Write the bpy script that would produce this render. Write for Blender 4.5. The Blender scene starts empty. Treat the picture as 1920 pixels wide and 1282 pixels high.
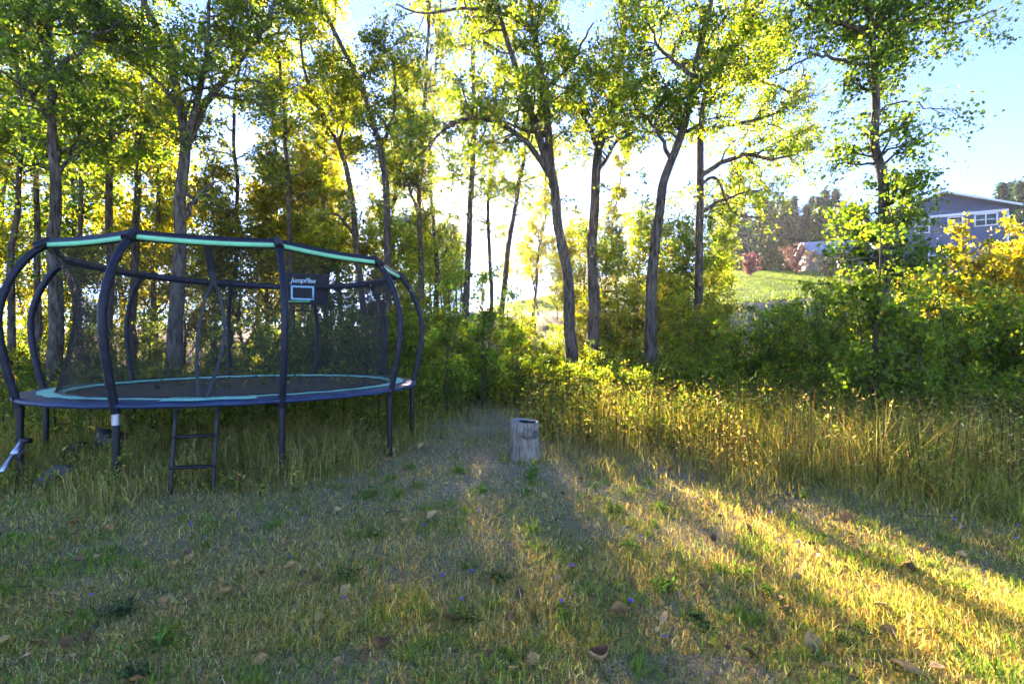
import bpy, bmesh, math, random
import numpy as np
from mathutils import Vector, Matrix

# ------------------------------------------------------------------ camera, sky, sun, exposure
scene = bpy.context.scene
C = scene.collection
R = math.radians
FOC, HORIZON, CAMH = 893.0, 648.0, 1.5            # focal length and horizon in photo pixels (1920 wide), eye height
cam_d = bpy.data.cameras.new('camera')
cam_d.sensor_width = 36.0
cam_d.lens = FOC / 1920 * 36
cam_d.shift_y = (HORIZON - 641) / 1920
cam_d.clip_start = 0.05
cam_d.clip_end = 3000
cam = bpy.data.objects.new('camera', cam_d); C.objects.link(cam)
cam.location = (0, 0, CAMH); cam.rotation_euler = (R(90), 0, 0)
scene.camera = cam

SUN_AZ, SUN_EL = R(-7.65), R(15.9)                 # left of the view axis, low in front of the camera
sun_dir = Vector((math.sin(SUN_AZ) * math.cos(SUN_EL), math.cos(SUN_AZ) * math.cos(SUN_EL), math.sin(SUN_EL)))
world = bpy.data.worlds.new('World'); scene.world = world; world.use_nodes = True
wn, wl = world.node_tree.nodes, world.node_tree.links
wn.clear()
w_out = wn.new('ShaderNodeOutputWorld'); w_bg = wn.new('ShaderNodeBackground')
sky = wn.new('ShaderNodeTexSky'); sky.sky_type = 'NISHITA'; sky.sun_disc = False
sky.sun_elevation = SUN_EL; sky.sun_rotation = SUN_AZ
sky.air_density = 0.7; sky.altitude = 900; sky.dust_density = 0.0; sky.ozone_density = 5.0
w_bg.inputs['Strength'].default_value = 0.05
tc = wn.new('ShaderNodeTexCoord')
dot = wn.new('ShaderNodeVectorMath'); dot.operation = 'DOT_PRODUCT'
dot.inputs[1].default_value = sun_dir
wl.new(tc.outputs['Generated'], dot.inputs[0])
def w_pow(exponent, gain):
    mx = wn.new('ShaderNodeMath'); mx.operation = 'MAXIMUM'; mx.inputs[1].default_value = 0.0
    wl.new(dot.outputs['Value'], mx.inputs[0])
    p = wn.new('ShaderNodeMath'); p.operation = 'POWER'; p.inputs[1].default_value = exponent
    wl.new(mx.outputs[0], p.inputs[0])
    g = wn.new('ShaderNodeMath'); g.operation = 'MULTIPLY'; g.inputs[1].default_value = gain
    wl.new(p.outputs[0], g.inputs[0])
    return g
aure = wn.new('ShaderNodeMath'); aure.operation = 'ADD'           # bright aureole of the low sun, and its core
wl.new(w_pow(420, 4.0).outputs[0], aure.inputs[0]); wl.new(w_pow(4500, 260.0).outputs[0], aure.inputs[1])
aure_c = wn.new('ShaderNodeMix'); aure_c.data_type = 'RGBA'; aure_c.blend_type = 'MULTIPLY'
aure_c.inputs['Factor'].default_value = 1.0
aure_c.inputs['A'].default_value = (1.0, 0.95, 0.84, 1)
wl.new(aure.outputs[0], aure_c.inputs['B'])
sky_add = wn.new('ShaderNodeMix'); sky_add.data_type = 'RGBA'; sky_add.blend_type = 'ADD'
sky_add.inputs['Factor'].default_value = 1.0
wl.new(sky.outputs['Color'], sky_add.inputs['A']); wl.new(aure_c.outputs['Result'], sky_add.inputs['B'])
wl.new(sky_add.outputs['Result'], w_bg.inputs['Color']); wl.new(w_bg.outputs[0], w_out.inputs['Surface'])

sun_d = bpy.data.lights.new('sun', 'SUN'); sun_d.energy = 3.4; sun_d.angle = R(0.8); sun_d.color = (1.0, 0.9, 0.74)
sun_o = bpy.data.objects.new('sun', sun_d); C.objects.link(sun_o)
sun_o.rotation_euler = (-sun_dir).to_track_quat('-Z', 'Y').to_euler(); sun_o.location = sun_dir * 200

scene.view_settings.view_transform = 'Standard'; scene.view_settings.look = 'None'
scene.view_settings.gamma = 1.0; scene.view_settings.exposure = 3.9; scene.view_settings.use_curve_mapping = False
scene.view_settings.use_white_balance = True; scene.view_settings.white_balance_temperature = 7200; scene.view_settings.white_balance_tint = 29
scene.render.engine = 'CYCLES'
cy = scene.cycles
cy.use_denoising = True; cy.max_bounces = 7; cy.diffuse_bounces = 4; cy.glossy_bounces = 2
cy.transmission_bounces = 5; cy.transparent_max_bounces = 8; cy.caustics_reflective = False; cy.caustics_refractive = False
cy.sample_clamp_indirect = 6.0; cy.use_adaptive_sampling = True; cy.adaptive_threshold = .02; cy.denoising_prefilter = 'FAST'

rng = np.random.default_rng(7)
random.seed(7)

# ------------------------------------------------------------------ terrain
def sstep(a, b, v):
    t = np.clip((v - a) / (b - a), 0, 1); return t * t * (3 - 2 * t)
_lat = np.random.default_rng(3).random((256, 256))
def noise(x, y, s=1.0):
    x = np.asarray(x, float) * s + 100; y = np.asarray(y, float) * s + 100
    xi = np.floor(x).astype(int); yi = np.floor(y).astype(int); fx = x - xi; fy = y - yi
    fx = fx * fx * (3 - 2 * fx); fy = fy * fy * (3 - 2 * fy)
    g = lambda a, b: _lat[a % 256, b % 256]
    return (g(xi, yi) * (1 - fx) + g(xi + 1, yi) * fx) * (1 - fy) + (g(xi, yi + 1) * (1 - fx) + g(xi + 1, yi + 1) * fx) * fy
def ground(x, y):
    x = np.asarray(x, float); y = np.asarray(y, float)
    rise = 2.6 * sstep(15, 31, y) + 0.14 * np.clip(y - 27, 0, 27) + 0.09 * np.clip(y - 54, 0, 160)
    fac = 1 + 0.55 * np.clip(x / 22, 0, 1) - 0.55 * np.clip(-x / 16, 0, 1)
    near = .14 * np.exp(-((x + 3.7) ** 2 / 9 + (y - 6.0) ** 2 / 7)) + (noise(x, y, 0.55) - .5) * 0.09 + (noise(x + 9, y + 4, 1.7) - .5) * 0.035
    return rise * fac + near * sstep(60, 10, y)
def gz(x, y): return float(ground(x, y))
def at(px, py, y):                                  # survey: photo pixel and distance ahead -> place
    return np.array([(px - 960) / FOC * y, y, CAMH - (py - HORIZON) / FOC * y])

# ------------------------------------------------------------------ mesh and object helpers
def build_mesh(name, V, faces, mats=(), col=None, smooth=False, midx=None):
    V = np.asarray(V, np.float32).reshape(-1, 3)
    faces = [np.asarray(f, np.int32) for f in faces if len(f)]
    me = bpy.data.meshes.new(name)
    me.vertices.add(len(V)); me.vertices.foreach_set('co', V.ravel())
    tot = np.concatenate([np.full(len(f), f.shape[1], np.int32) for f in faces])
    idx = np.concatenate([f.ravel() for f in faces])
    me.loops.add(len(idx)); me.loops.foreach_set('vertex_index', idx)
    me.polygons.add(len(tot))
    me.polygons.foreach_set('loop_start', np.concatenate([[0], np.cumsum(tot)[:-1]]).astype(np.int32))
    if midx is not None: me.polygons.foreach_set('material_index', np.asarray(midx, np.int32))
    if smooth: me.polygons.foreach_set('use_smooth', np.ones(len(tot), bool))
    for m in mats: me.materials.append(m)
    if col is not None:
        a = me.color_attributes.new('col', 'FLOAT_COLOR', 'POINT')
        c = np.ones((len(V), 4), np.float32); c[:, :3] = col
        a.data.foreach_set('color', c.ravel())
    me.update(calc_edges=True)
    return me
def link(name, me, parent=None, loc=None):
    o = bpy.data.objects.new(name, me); C.objects.link(o)
    if parent is not None: o.parent = parent
    if loc is not None: o.location = loc
    return o
def tag(o, label=None, cat=None, group=None, kind=None):
    for k, v in (('label', label), ('category', cat), ('group', group), ('kind', kind)):
        if v: o[k] = v
    return o
def empty(name, loc, label=None, cat=None, group=None, rz=0):
    o = bpy.data.objects.new(name, None); C.objects.link(o); o.location = loc; o.rotation_euler = (0, 0, rz)
    o.empty_display_size = 0.2
    return tag(o, label, cat, group)
def copy_thing(src, loc, rz=0, scale=1.0, label=None, group=None, color=None, cat=None):
    r = src.copy(); C.objects.link(r); r.location = loc; r.rotation_euler = (0, 0, rz)
    r.scale = scale if hasattr(scale, '__len__') else (scale,) * 3
    if label: r['label'] = label
    if group: r['group'] = group
    elif 'group' in r: del r['group']
    if cat: r['category'] = cat
    if color: r.color = color
    for ch in list(src.children):
        c = ch.copy(); C.objects.link(c); c.parent = r
        if color: c.color = color
        for g in ch.children:
            d = g.copy(); C.objects.link(d); d.parent = c
    return r
class Geo:                                          # gathers shapes for ONE part
    def __init__(s): s.V = []; s.F = {3: [], 4: []}; s.n = 0
    def add(s, V, *faces):
        V = np.asarray(V, float).reshape(-1, 3)
        for f in faces:
            f = np.asarray(f, int)
            if len(f): s.F[f.shape[1]].append(f + s.n)
        s.V.append(V); s.n += len(V)
    def box(s, c, size, M=None):
        h = np.array(size) / 2
        v = np.array([[x, y, z] for x in (-1, 1) for y in (-1, 1) for z in (-1, 1)]) * h
        if M is not None: v = v @ np.array(M).T
        s.add(v + np.array(c), [[0, 1, 3, 2], [4, 6, 7, 5], [0, 4, 5, 1], [2, 3, 7, 6], [0, 2, 6, 4], [1, 5, 7, 3]])
    def tube(s, pts, r, sides=8, cap=True):
        P = np.asarray(pts, float); r = np.broadcast_to(np.asarray(r, float), (len(P),))
        v, f = tubes(P[None], r[None], sides)
        s.add(v, f)
        if cap:
            for ring, ctr in ((range(sides), P[0]), (range((len(P) - 1) * sides, len(P) * sides), P[-1])):
                ring = list(ring); vv = np.vstack([v[ring], ctr]); k = len(ring)
                tri = [[i, (i + 1) % k, k] for i in range(k)]
                s.add(vv, tri)
    def mesh(s, name, mats, smooth=False, col=None):
        return build_mesh(name, np.concatenate(s.V), [np.concatenate(f) for f in s.F.values() if f], mats, col, smooth)
    def part(s, name, mat, parent=None, smooth=False, loc=None):
        return link(name, s.mesh(name, [mat], smooth), parent, loc)
def unit(v): return v / np.maximum(np.linalg.norm(v, axis=-1, keepdims=True), 1e-9)
def tubes(P, Rr, sides):                            # P (N,K,3), Rr (N,K): N tapered tubes
    N, K, _ = P.shape
    T = np.empty_like(P); T[:, 1:-1] = P[:, 2:] - P[:, :-2]; T[:, 0] = P[:, 1] - P[:, 0]; T[:, -1] = P[:, -1] - P[:, -2]
    T = unit(T)
    ref = np.where(np.abs(unit(P[:, -1] - P[:, 0])[:, 2:3]) > .8, [[1., 0.11, 0]], [[0, 0.07, 1.]])[:, None, :]
    A = unit(np.cross(T, np.broadcast_to(ref, T.shape))); B = np.cross(T, A)
    a = np.arange(sides) * 2 * np.pi / sides
    V = P[:, :, None] + Rr[:, :, None, None] * (np.cos(a)[None, None, :, None] * A[:, :, None] + np.sin(a)[None, None, :, None] * B[:, :, None])
    base = np.arange(N)[:, None, None] * K * sides + np.arange(K - 1)[None, :, None] * sides
    i = np.arange(sides)[None, None, :]; j = (i + 1) % sides
    F = np.stack([base + i, base + j, base + sides + j, base + sides + i], -1).reshape(-1, 4)
    return V.reshape(-1, 3), F
def spline(pts, n):
    P = np.asarray(pts, float); k = len(P)
    if k == 2: return P[0] + (P[1] - P[0]) * np.linspace(0, 1, n)[:, None]
    Q = np.vstack([2 * P[0] - P[1], P, 2 * P[-1] - P[-2]])
    u = np.linspace(0, k - 1, n); i = np.minimum(u.astype(int), k - 2); t = (u - i)[:, None]
    p0, p1, p2, p3 = Q[i], Q[i + 1], Q[i + 2], Q[i + 3]
    return .5 * (2 * p1 + (p2 - p0) * t + (2 * p0 - 5 * p1 + 4 * p2 - p3) * t ** 2 + (3 * p1 - p0 - 3 * p2 + p3) * t ** 3)

# ------------------------------------------------------------------ materials
def new_mat(name):
    m = bpy.data.materials.new(name); m.use_nodes = True
    n, l = m.node_tree.nodes, m.node_tree.links
    return m, n, l, n['Principled BSDF'], n['Material Output']
def ramp(n, l, src, stops):
    r = n.new('ShaderNodeValToRGB'); e = r.color_ramp.elements
    while len(e) < len(stops): e.new(0.5)
    for k, (p, c) in enumerate(stops): e[k].position = p; e[k].color = (*c, 1)
    l.new(src, r.inputs['Fac']); return r
def noise_node(n, l, scale, detail=4, rough=.6, vec=None, coord='Object', stretch=None):
    t = n.new('ShaderNodeTexCoord'); nz = n.new('ShaderNodeTexNoise')
    nz.inputs['Scale'].default_value = scale; nz.inputs['Detail'].default_value = detail; nz.inputs['Roughness'].default_value = rough
    src = t.outputs[coord]
    if stretch:
        mp = n.new('ShaderNodeMapping'); mp.inputs['Scale'].default_value = stretch; l.new(src, mp.inputs['Vector']); src = mp.outputs[0]
    l.new(src, nz.inputs['Vector']); return nz
def bump(n, l, bs, src, strength=.3, dist=.01):
    b = n.new('ShaderNodeBump'); b.inputs['Strength'].default_value = strength; b.inputs['Distance'].default_value = dist
    l.new(src, b.inputs['Height']); l.new(b.outputs[0], bs.inputs['Normal']); return b
def plain(name, c, rough=.6, metal=0, var=.25, scale=8, bmp=0, spec=.4):
    m, n, l, bs, o = new_mat(name)
    nz = noise_node(n, l, scale)
    rp = ramp(n, l, nz.outputs['Fac'], [(.3, tuple(x * (1 - var) for x in c)), (.7, tuple(min(1, x * (1 + var)) for x in c))])
    l.new(rp.outputs[0], bs.inputs['Base Color']); bs.inputs['Roughness'].default_value = rough; bs.inputs['Metallic'].default_value = metal
    bs.inputs['Specular IOR Level'].default_value = spec
    if bmp: bump(n, l, bs, nz.outputs['Fac'], bmp)
    return m
def foliage(name, trans=(2.6, 2.2, .7), fac=.5, rough=.5, spec=.3):
    m, n, l, bs, o = new_mat(name)
    at_ = n.new('ShaderNodeAttribute'); at_.attribute_name = 'col'
    oi = n.new('ShaderNodeObjectInfo')
    mul = n.new('ShaderNodeMix'); mul.data_type = 'RGBA'; mul.blend_type = 'MULTIPLY'; mul.inputs['Factor'].default_value = 1
    l.new(at_.outputs['Color'], mul.inputs['A']); l.new(oi.outputs['Color'], mul.inputs['B'])
    tr = n.new('ShaderNodeMix'); tr.data_type = 'RGBA'; tr.blend_type = 'MULTIPLY'; tr.inputs['Factor'].default_value = 1
    l.new(mul.outputs['Result'], tr.inputs['A']); tr.inputs['B'].default_value = (*trans, 1)
    tb = n.new('ShaderNodeBsdfTranslucent'); l.new(tr.outputs['Result'], tb.inputs['Color'])
    l.new(mul.outputs['Result'], bs.inputs['Base Color']); bs.inputs['Roughness'].default_value = rough
    bs.inputs['Specular IOR Level'].default_value = spec
    mx = n.new('ShaderNodeMixShader'); mx.inputs['Fac'].default_value = fac
    l.new(bs.outputs[0], mx.inputs[1]); l.new(tb.outputs[0], mx.inputs[2]); l.new(mx.outputs[0], o.inputs['Surface'])
    return m
def bark_mat(name, dark, light, scale=7):
    m, n, l, bs, o = new_mat(name)
    nz = noise_node(n, l, scale, 6, .65, stretch=(2.2, 2.2, .45))
    big = noise_node(n, l, 1.3, 3)
    rp = ramp(n, l, nz.outputs['Fac'], [(.36, dark), (.62, light)])
    mx = n.new('ShaderNodeMix'); mx.data_type = 'RGBA'; mx.blend_type = 'MULTIPLY'; mx.inputs['Factor'].default_value = .6
    r2 = ramp(n, l, big.outputs['Fac'], [(.3, (.55, .5, .45)), (.7, (1, 1, 1))])
    l.new(rp.outputs[0], mx.inputs['A']); l.new(r2.outputs[0], mx.inputs['B'])
    l.new(mx.outputs['Result'], bs.inputs['Base Color']); bs.inputs['Roughness'].default_value = .9
    bs.inputs['Specular IOR Level'].default_value = .15
    bump(n, l, bs, nz.outputs['Fac'], .9, .03)
    return m
def ground_mat():
    m, n, l, bs, o = new_mat('ground_soil')
    a = noise_node(n, l, 1.1, 5); b = noise_node(n, l, 22, 6, .7); c = noise_node(n, l, 90, 4, .7)
    r1 = ramp(n, l, b.outputs['Fac'], [(.32, (.10, .08, .05)), (.52, (.31, .255, .17)), (.72, (.5, .42, .29))])
    r2 = ramp(n, l, a.outputs['Fac'], [(.38, (.20, .17, .08)), (.62, (.38, .30, .21))])
    mx = n.new('ShaderNodeMix'); mx.data_type = 'RGBA'; mx.inputs['Factor'].default_value = .45
    l.new(r1.outputs[0], mx.inputs['A']); l.new(r2.outputs[0], mx.inputs['B'])
    l.new(mx.outputs['Result'], bs.inputs['Base Color']); bs.inputs['Roughness'].default_value = .95
    bs.inputs['Specular IOR Level'].default_value = .1
    bump(n, l, bs, c.outputs['Fac'], .8, .02)
    return m
M = {}
M['leaf'] = foliage('leaf', (2.9, 2.85, .55), .58)
M['grass'] = foliage('grass_blade', (1.9, 1.85, .7), .45, .7, .08)
M['needle'] = foliage('needle', (1.4, 1.4, .8), .2)
M['bark'] = bark_mat('bark', (.035, .026, .018), (.17, .135, .10))
M['bark_pale'] = bark_mat('bark_pale', (.05, .04, .03), (.22, .185, .145), 6)
M['twig'] = plain('twig_bark', (.09, .065, .045), .9, var=.4, spec=.1)
M['ground'] = ground_mat()
M['lawn'] = plain('lawn_turf', (.12, .2, .03), .9, var=.3, scale=.8, spec=.1)
M['navy'] = plain('navy_vinyl', (.007, .009, .018), .5, var=.3, scale=14, bmp=.25)
M['navy_pad'] = plain('navy_pad_vinyl', (.016, .04, .09), .5, var=.5, scale=3.5, bmp=.3)
M['black'] = plain('black_powder_coat', (.012, .012, .014), .45, var=.2)
M['mint'] = plain('mint_vinyl', (.24, .74, .55), .5, var=.12, scale=5)
M['mint_stripe'] = plain('green_stripe_fabric', (.2, .72, .36), .5, var=.1, scale=5)
M['mat'] = plain('woven_black_mat', (.035, .033, .032), .6, var=.3, scale=40)
M['net'] = plain('black_net_thread', (.028, .024, .022), .6, var=.1)
M['mesh_board'] = plain('dark_board_fabric', (.014, .013, .012), .7, var=.5, scale=6)
M['board_blue'] = plain('pale_blue_print', (.30, .62, .72), .6, var=.1)
M['board_white'] = plain('white_print', (.62, .74, .76), .6, var=.08)
M['foam_green'] = plain('green_foam', (.16, .55, .2), .6, var=.1)
M['ink'] = plain('dark_teal_print', (.02, .10, .09), .6, var=.1)
M['alu'] = plain('brushed_aluminium', (.45, .46, .50), .35, .9, var=.25, scale=12)
M['stone'] = plain('grey_stone', (.11, .105, .095), .9, var=.5, scale=9, bmp=.6)
M['siding'] = plain('blue_grey_siding', (.085, .125, .22), .7, var=.06, scale=.6)
M['white'] = plain('white_trim_paint', (.72, .72, .72), .6, var=.05)
M['roof'] = plain('pale_roof_metal', (.42, .46, .54), .5, .2, var=.1, scale=2)
M['roof_dark'] = plain('charcoal_roof_shingle', (.09, .09, .10), .9, var=.3, scale=6)
M['tan'] = plain('tan_house_wall', (.36, .28, .20), .8, var=.08)
M['glass'] = plain('window_glass', (.05, .09, .11), .06, var=.3, scale=2, spec=.9)
M['blind'] = plain('blue_window_blind', (.10, .25, .36), .4, var=.15, scale=3)
def wood_mat():
    m, n, l, bs, o = new_mat('weathered_log')
    nz = noise_node(n, l, 9, 6, .65, stretch=(3.2, 3.2, .35)); big = noise_node(n, l, 4, 3)
    rp = ramp(n, l, nz.outputs['Fac'], [(.33, (.09, .07, .05)), (.5, (.30, .255, .20)), (.68, (.46, .40, .32))])
    r2 = ramp(n, l, big.outputs['Fac'], [(.35, (.62, .5, .4)), (.6, (1, 1, 1))])
    mx = n.new('ShaderNodeMix'); mx.data_type = 'RGBA'; mx.blend_type = 'MULTIPLY'; mx.inputs['Factor'].default_value = .8
    l.new(rp.outputs[0], mx.inputs['A']); l.new(r2.outputs[0], mx.inputs['B'])
    l.new(mx.outputs['Result'], bs.inputs['Base Color']); bs.inputs['Roughness'].default_value = .85
    bump(n, l, bs, nz.outputs['Fac'], .6, .012)
    return m
M['log'] = wood_mat()
def ring_mat():
    m, n, l, bs, o = new_mat('log_end_grain')
    t = n.new('ShaderNodeTexCoord'); w = n.new('ShaderNodeTexWave'); w.wave_type = 'RINGS'; w.rings_direction = 'Z'
    w.inputs['Scale'].default_value = 14; w.inputs['Distortion'].default_value = 3; w.inputs['Detail'].default_value = 3
    l.new(t.outputs['Object'], w.inputs['Vector'])
    rp = ramp(n, l, w.outputs['Fac'], [(.2, (.16, .14, .12)), (.8, (.36, .33, .30))])
    l.new(rp.outputs[0], bs.inputs['Base Color']); bs.inputs['Roughness'].default_value = .9
    return m
M['log_end'] = ring_mat()
M['stub_end'] = plain('dark_stub_end', (.10, .085, .07), .9, var=.4, scale=60)
M['crack'] = plain('dark_rotten_wood', (.012, .009, .008), .95, var=.4)

# ------------------------------------------------------------------ ground, lawn
def axis(segs):
    out = [np.linspace(a, b, k, endpoint=False) for a, b, k in segs]
    return np.concatenate(out + [[segs[-1][1]]])
def sheet(name, xs, ys, lift, mat, keep=None):
    X, Y = np.meshgrid(xs, ys, indexing='ij'); Z = ground(X, Y) + lift
    V = np.stack([X, Y, Z], -1).reshape(-1, 3); nx, ny = len(xs), len(ys)
    i, j = np.meshgrid(np.arange(nx - 1), np.arange(ny - 1), indexing='ij'); b = (i * ny + j).ravel()
    F = np.stack([b, b + ny, b + ny + 1, b + 1], -1)
    if keep is not None:
        cx = V[F].mean(1); F = F[keep(cx[:, 0], cx[:, 1])]
    return tag(link(name, build_mesh(name, V, [F], [mat], smooth=True)), kind='structure')
sheet('ground', axis([(-900, -60, 14), (-60, -14, 30), (-14, 14, 180), (14, 70, 50), (70, 900, 14)]),
      axis([(-40, 0, 12), (0, 16, 110), (16, 60, 60), (60, 240, 40), (240, 1500, 16)]), 0, M['ground'])
sheet('lawn', axis([(-12, 14, 40), (14, 75, 70)]), axis([(30, 75, 60)]), .03, M['lawn'],
      lambda x, y: (y > np.where(x < 9, 36, 31)) & (y < np.where(x < 9, 58, 75)))

# ------------------------------------------------------------------ plants: branching and leaves
def spawn(par, rad, m, t0, t1, L, out, up, curve, K, r, shrink=.5, wob=.06, seed=None):
    """par (N,K0,3) limbs -> N*m child limbs that leave sideways, rise or droop"""
    g = seed or rng
    N, K0, _ = par.shape
    t = np.sort(g.uniform(t0, t1, (N, m)), 1)
    u = t * (K0 - 1); i = np.minimum(u.astype(int), K0 - 2); f = (u - i)[..., None]
    idx = np.arange(N)[:, None]
    p = par[idx, i] * (1 - f) + par[idx, i + 1] * f
    tg = unit(par[idx, i + 1] - par[idx, i])
    rd = g.normal(size=(N, m, 3)); rd[..., 2] *= .5
    side = unit(rd - (rd * tg).sum(-1, keepdims=True) * tg)
    d = unit(tg * (1 - out) + side * out + np.array([0, 0, 1.]) * up)
    ln = L * (1 - shrink * t) * g.uniform(.55, 1.25, (N, m))
    s = np.linspace(0, 1, K)[None, None, :, None]
    q = p[:, :, None] + ln[..., None, None] * (d[:, :, None] * s + np.array([0, 0, 1.]) * curve * s ** 2)
    q = q + g.normal(size=q.shape) * wob * ln[..., None, None] * np.minimum(s * 2, 1) * .5
    pr = rad[idx, i] * (1 - f[..., 0]) + rad[idx, i + 1] * f[..., 0]
    r0 = np.minimum(pr * .6, r)
    rr = r0[..., None] * (1 - .8 * np.linspace(0, 1, K))
    return q.reshape(N * m, K, 3), rr.reshape(N * m, K)
def leaves(par, m, size, spread, cols, jit=.25, t0=.1, droop=.5, seed=None, wide=.9, clump=.25, flat=0.):
    g = seed or rng
    N, K, _ = par.shape
    t = g.uniform(t0, 1, (N, m)); u = t * (K - 1); i = np.minimum(u.astype(int), K - 2); f = (u - i)[..., None]
    idx = np.arange(N)[:, None]
    p = par[idx, i] * (1 - f) + par[idx, i + 1] * f + g.normal(size=(N, m, 3)) * spread
    d = g.normal(size=(N, m, 3)); d[..., 2] -= droop * 1.6; d = unit(d)
    w = g.normal(size=(N, m, 3))
    if flat: w[..., :2] *= (1 + flat); w[..., 2] *= (1 - flat)
    s = unit(np.cross(d, w)); nn = np.cross(d, s)
    l = (size * g.uniform(.45, 1.4, (N, m)))[..., None]
    v = np.stack([p, p + d * l * .42 + s * l * wide * .5 + nn * l * .1, p + d * l, p + d * l * .42 - s * l * wide * .5 + nn * l * .1], 2)
    cols = np.asarray(cols, float)
    c = cols[g.integers(0, len(cols), (N, m))]
    c = c * (1 + g.normal(size=(N, m, 3)) * .07) * (1 + g.normal(size=(N, m, 1)) * jit) * (1 + g.normal(size=(N, 1, 1)) * clump)
    c = np.clip(c, .004, .9)
    n = N * m
    return v.reshape(-1, 3), np.arange(n * 4).reshape(n, 4), np.repeat(c.reshape(n, 3), 4, 0)
class Plant:
    def __init__(s): s.bV = []; s.bF = []; s.nb = 0; s.lV = []; s.lF = []; s.lC = []; s.nl = 0
    def bark(s, P, Rr, sides):
        v, f = tubes(P, Rr, sides); s.bV.append(v); s.bF.append(f + s.nb); s.nb += len(v)
    def foliage(s, v, f, c): s.lV.append(v); s.lF.append(f + s.nl); s.lC.append(c); s.nl += len(v)
    def thing(s, name, loc, label, cat, group=None, bark=None, leafm=None, stem='trunk', crown='crown'):
        loc = np.asarray(loc, float)
        o = empty(name, loc, label, cat, group)
        link(stem, build_mesh(stem, np.concatenate(s.bV) - loc, [np.concatenate(s.bF)], [bark or M['bark']], smooth=True), o)
        if s.lV:
            link(crown, build_mesh(crown, np.concatenate(s.lV) - loc, [np.concatenate(s.lF)], [leafm or M['leaf']], np.concatenate(s.lC)), o)
        return o
GREEN = [(0.069, 0.132, 0.023), (0.092, 0.155, 0.025), (0.057, 0.115, 0.023), (0.115, 0.161, 0.028)]
YELLOW = [(.14, .165, .018), (.18, .175, .018), (.10, .14, .018), (.22, .18, .02)]
MIXED = GREEN + YELLOW[:2]
DARK = [(0.04, 0.086, 0.023), (0.057, 0.109, 0.025), (0.075, 0.127, 0.023)]
GOLD = [(.20, .19, .02), (.17, .18, .02), (.23, .185, .02), (.14, .165, .02)]

def hero_tree(name, label, Y, trunk, w0, limbs=(), cols=MIXED, twigs=16, dens=1.0, L2=2.2, leaf=.085, t0=.42, bark=None, dy=0.0, group=None, droop=.0, w1=None, sub=9):
    """trunk and limbs surveyed from the photograph at distance Y; smaller branches, twigs and leaves grow from them"""
    g = np.random.default_rng(abs(hash_(label)) % 2 ** 31)
    T = np.array([at(x, y, Y + (k * dy)) for k, (x, y) in enumerate(trunk)])
    T[0, 2] = gz(T[0, 0], T[0, 1]) - .1
    base = np.array([T[0, 0], T[0, 1], T[0, 2] + .1])
    n = 60; P = spline(T, n); wob = g.normal(size=(12, 3)) * .03 * np.array([1, 1, .2]); P[5:] += spline(wob, n - 5)
    r0 = w0 / FOC * Y / 2 * .86
    s = np.linspace(0, 1, n); rr = r0 * (1 - .72 * s) * (1 + .45 * np.exp(-s * 22))
    pl = Plant(); tv, tf = tubes(P[None], rr[None], 16)
    ang = np.tile(np.arange(16), n); rg = np.repeat(np.arange(n), 16); ctr = np.repeat(P, 16, 0)
    rel = .13 * (noise(ang * .9 + g.uniform(0, 50), rg * .33, 1.0) - .5) + .10 * (noise(ang * 2.3, rg * .8 + g.uniform(0, 50), 1.0) - .5)
    tv = ctr + (tv - ctr) * (1 + rel)[:, None]; pl.bV.append(tv); pl.bF.append(tf); pl.nb += len(tv)
    stub, rs_ = spawn(P[None], rr[None], 9, .12, .7, .35, .8, .1, -.05, 4, .02, .2, .1, g); pl.bark(stub, rs_, 5)
    tw0, rt0 = spawn(P[None], rr[None], 12, .16, t0 + .1, 1.3, .8, .15, -.2, 5, .012, .1, .12, g); pl.bark(tw0, rt0, 4)
    tw1, rt1 = spawn(tw0, rt0, 4, .3, 1, .5, .6, 0, -.2, 4, .005, .2, .12, g); pl.bark(tw1, rt1, 3); pl.foliage(*leaves(tw1, 14, leaf, .06, cols, seed=g))
    L1 = [(P[None], rr[None], twigs, t0, dens)]
    for (pts, w, bare) in limbs:
        k = len(pts); dep = g.uniform(-1.6, 1.6)
        Q = np.array([at(x, y, Y + dep * (j / max(1, k - 1))) for j, (x, y) in enumerate(pts)])
        j = np.argmin(np.linalg.norm(P - Q[0], axis=1)); Q[0] = P[j]
        q = spline(Q, 12); q[1:] += g.normal(size=(11, 3)) * .025
        r = w / FOC * Y / 2 * (1 - .75 * np.linspace(0, 1, 12)); pl.bark(q[None], r[None], 7)
        ln = np.linalg.norm(np.diff(q, axis=0), axis=1).sum()
        L1.append((q[None], r[None], max(3, int(ln * 2.6 * (.35 if bare else 1))), .3 if bare else .15, .25 if bare else dens))
    for (A, ra, m, ta, dn) in L1:
        b, rb = spawn(A, ra, int(m * 1.8), ta, 1, L2, .75, .25, -.15 + droop, 6, .035, .45, .10, g); pl.bark(b, rb, 4)
        c, rc = spawn(b, rb, sub, .2, 1, .9, .6, .1, -.2, 3, .010, .3, .12, g); pl.bark(c, rc, 3)
        pl.foliage(*leaves(c, max(2, int(27 * dn)), leaf, .075, cols, seed=g))
        pl.foliage(*leaves(b[:, 2:], max(2, int(26 * dn)), leaf, .09, cols, seed=g))
    return pl.thing(name, base, label, 'tree', group, bark)
def hash_(s):
    h = 7
    for ch in s: h = (h * 131 + ord(ch)) % 2147483647
    return h

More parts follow.
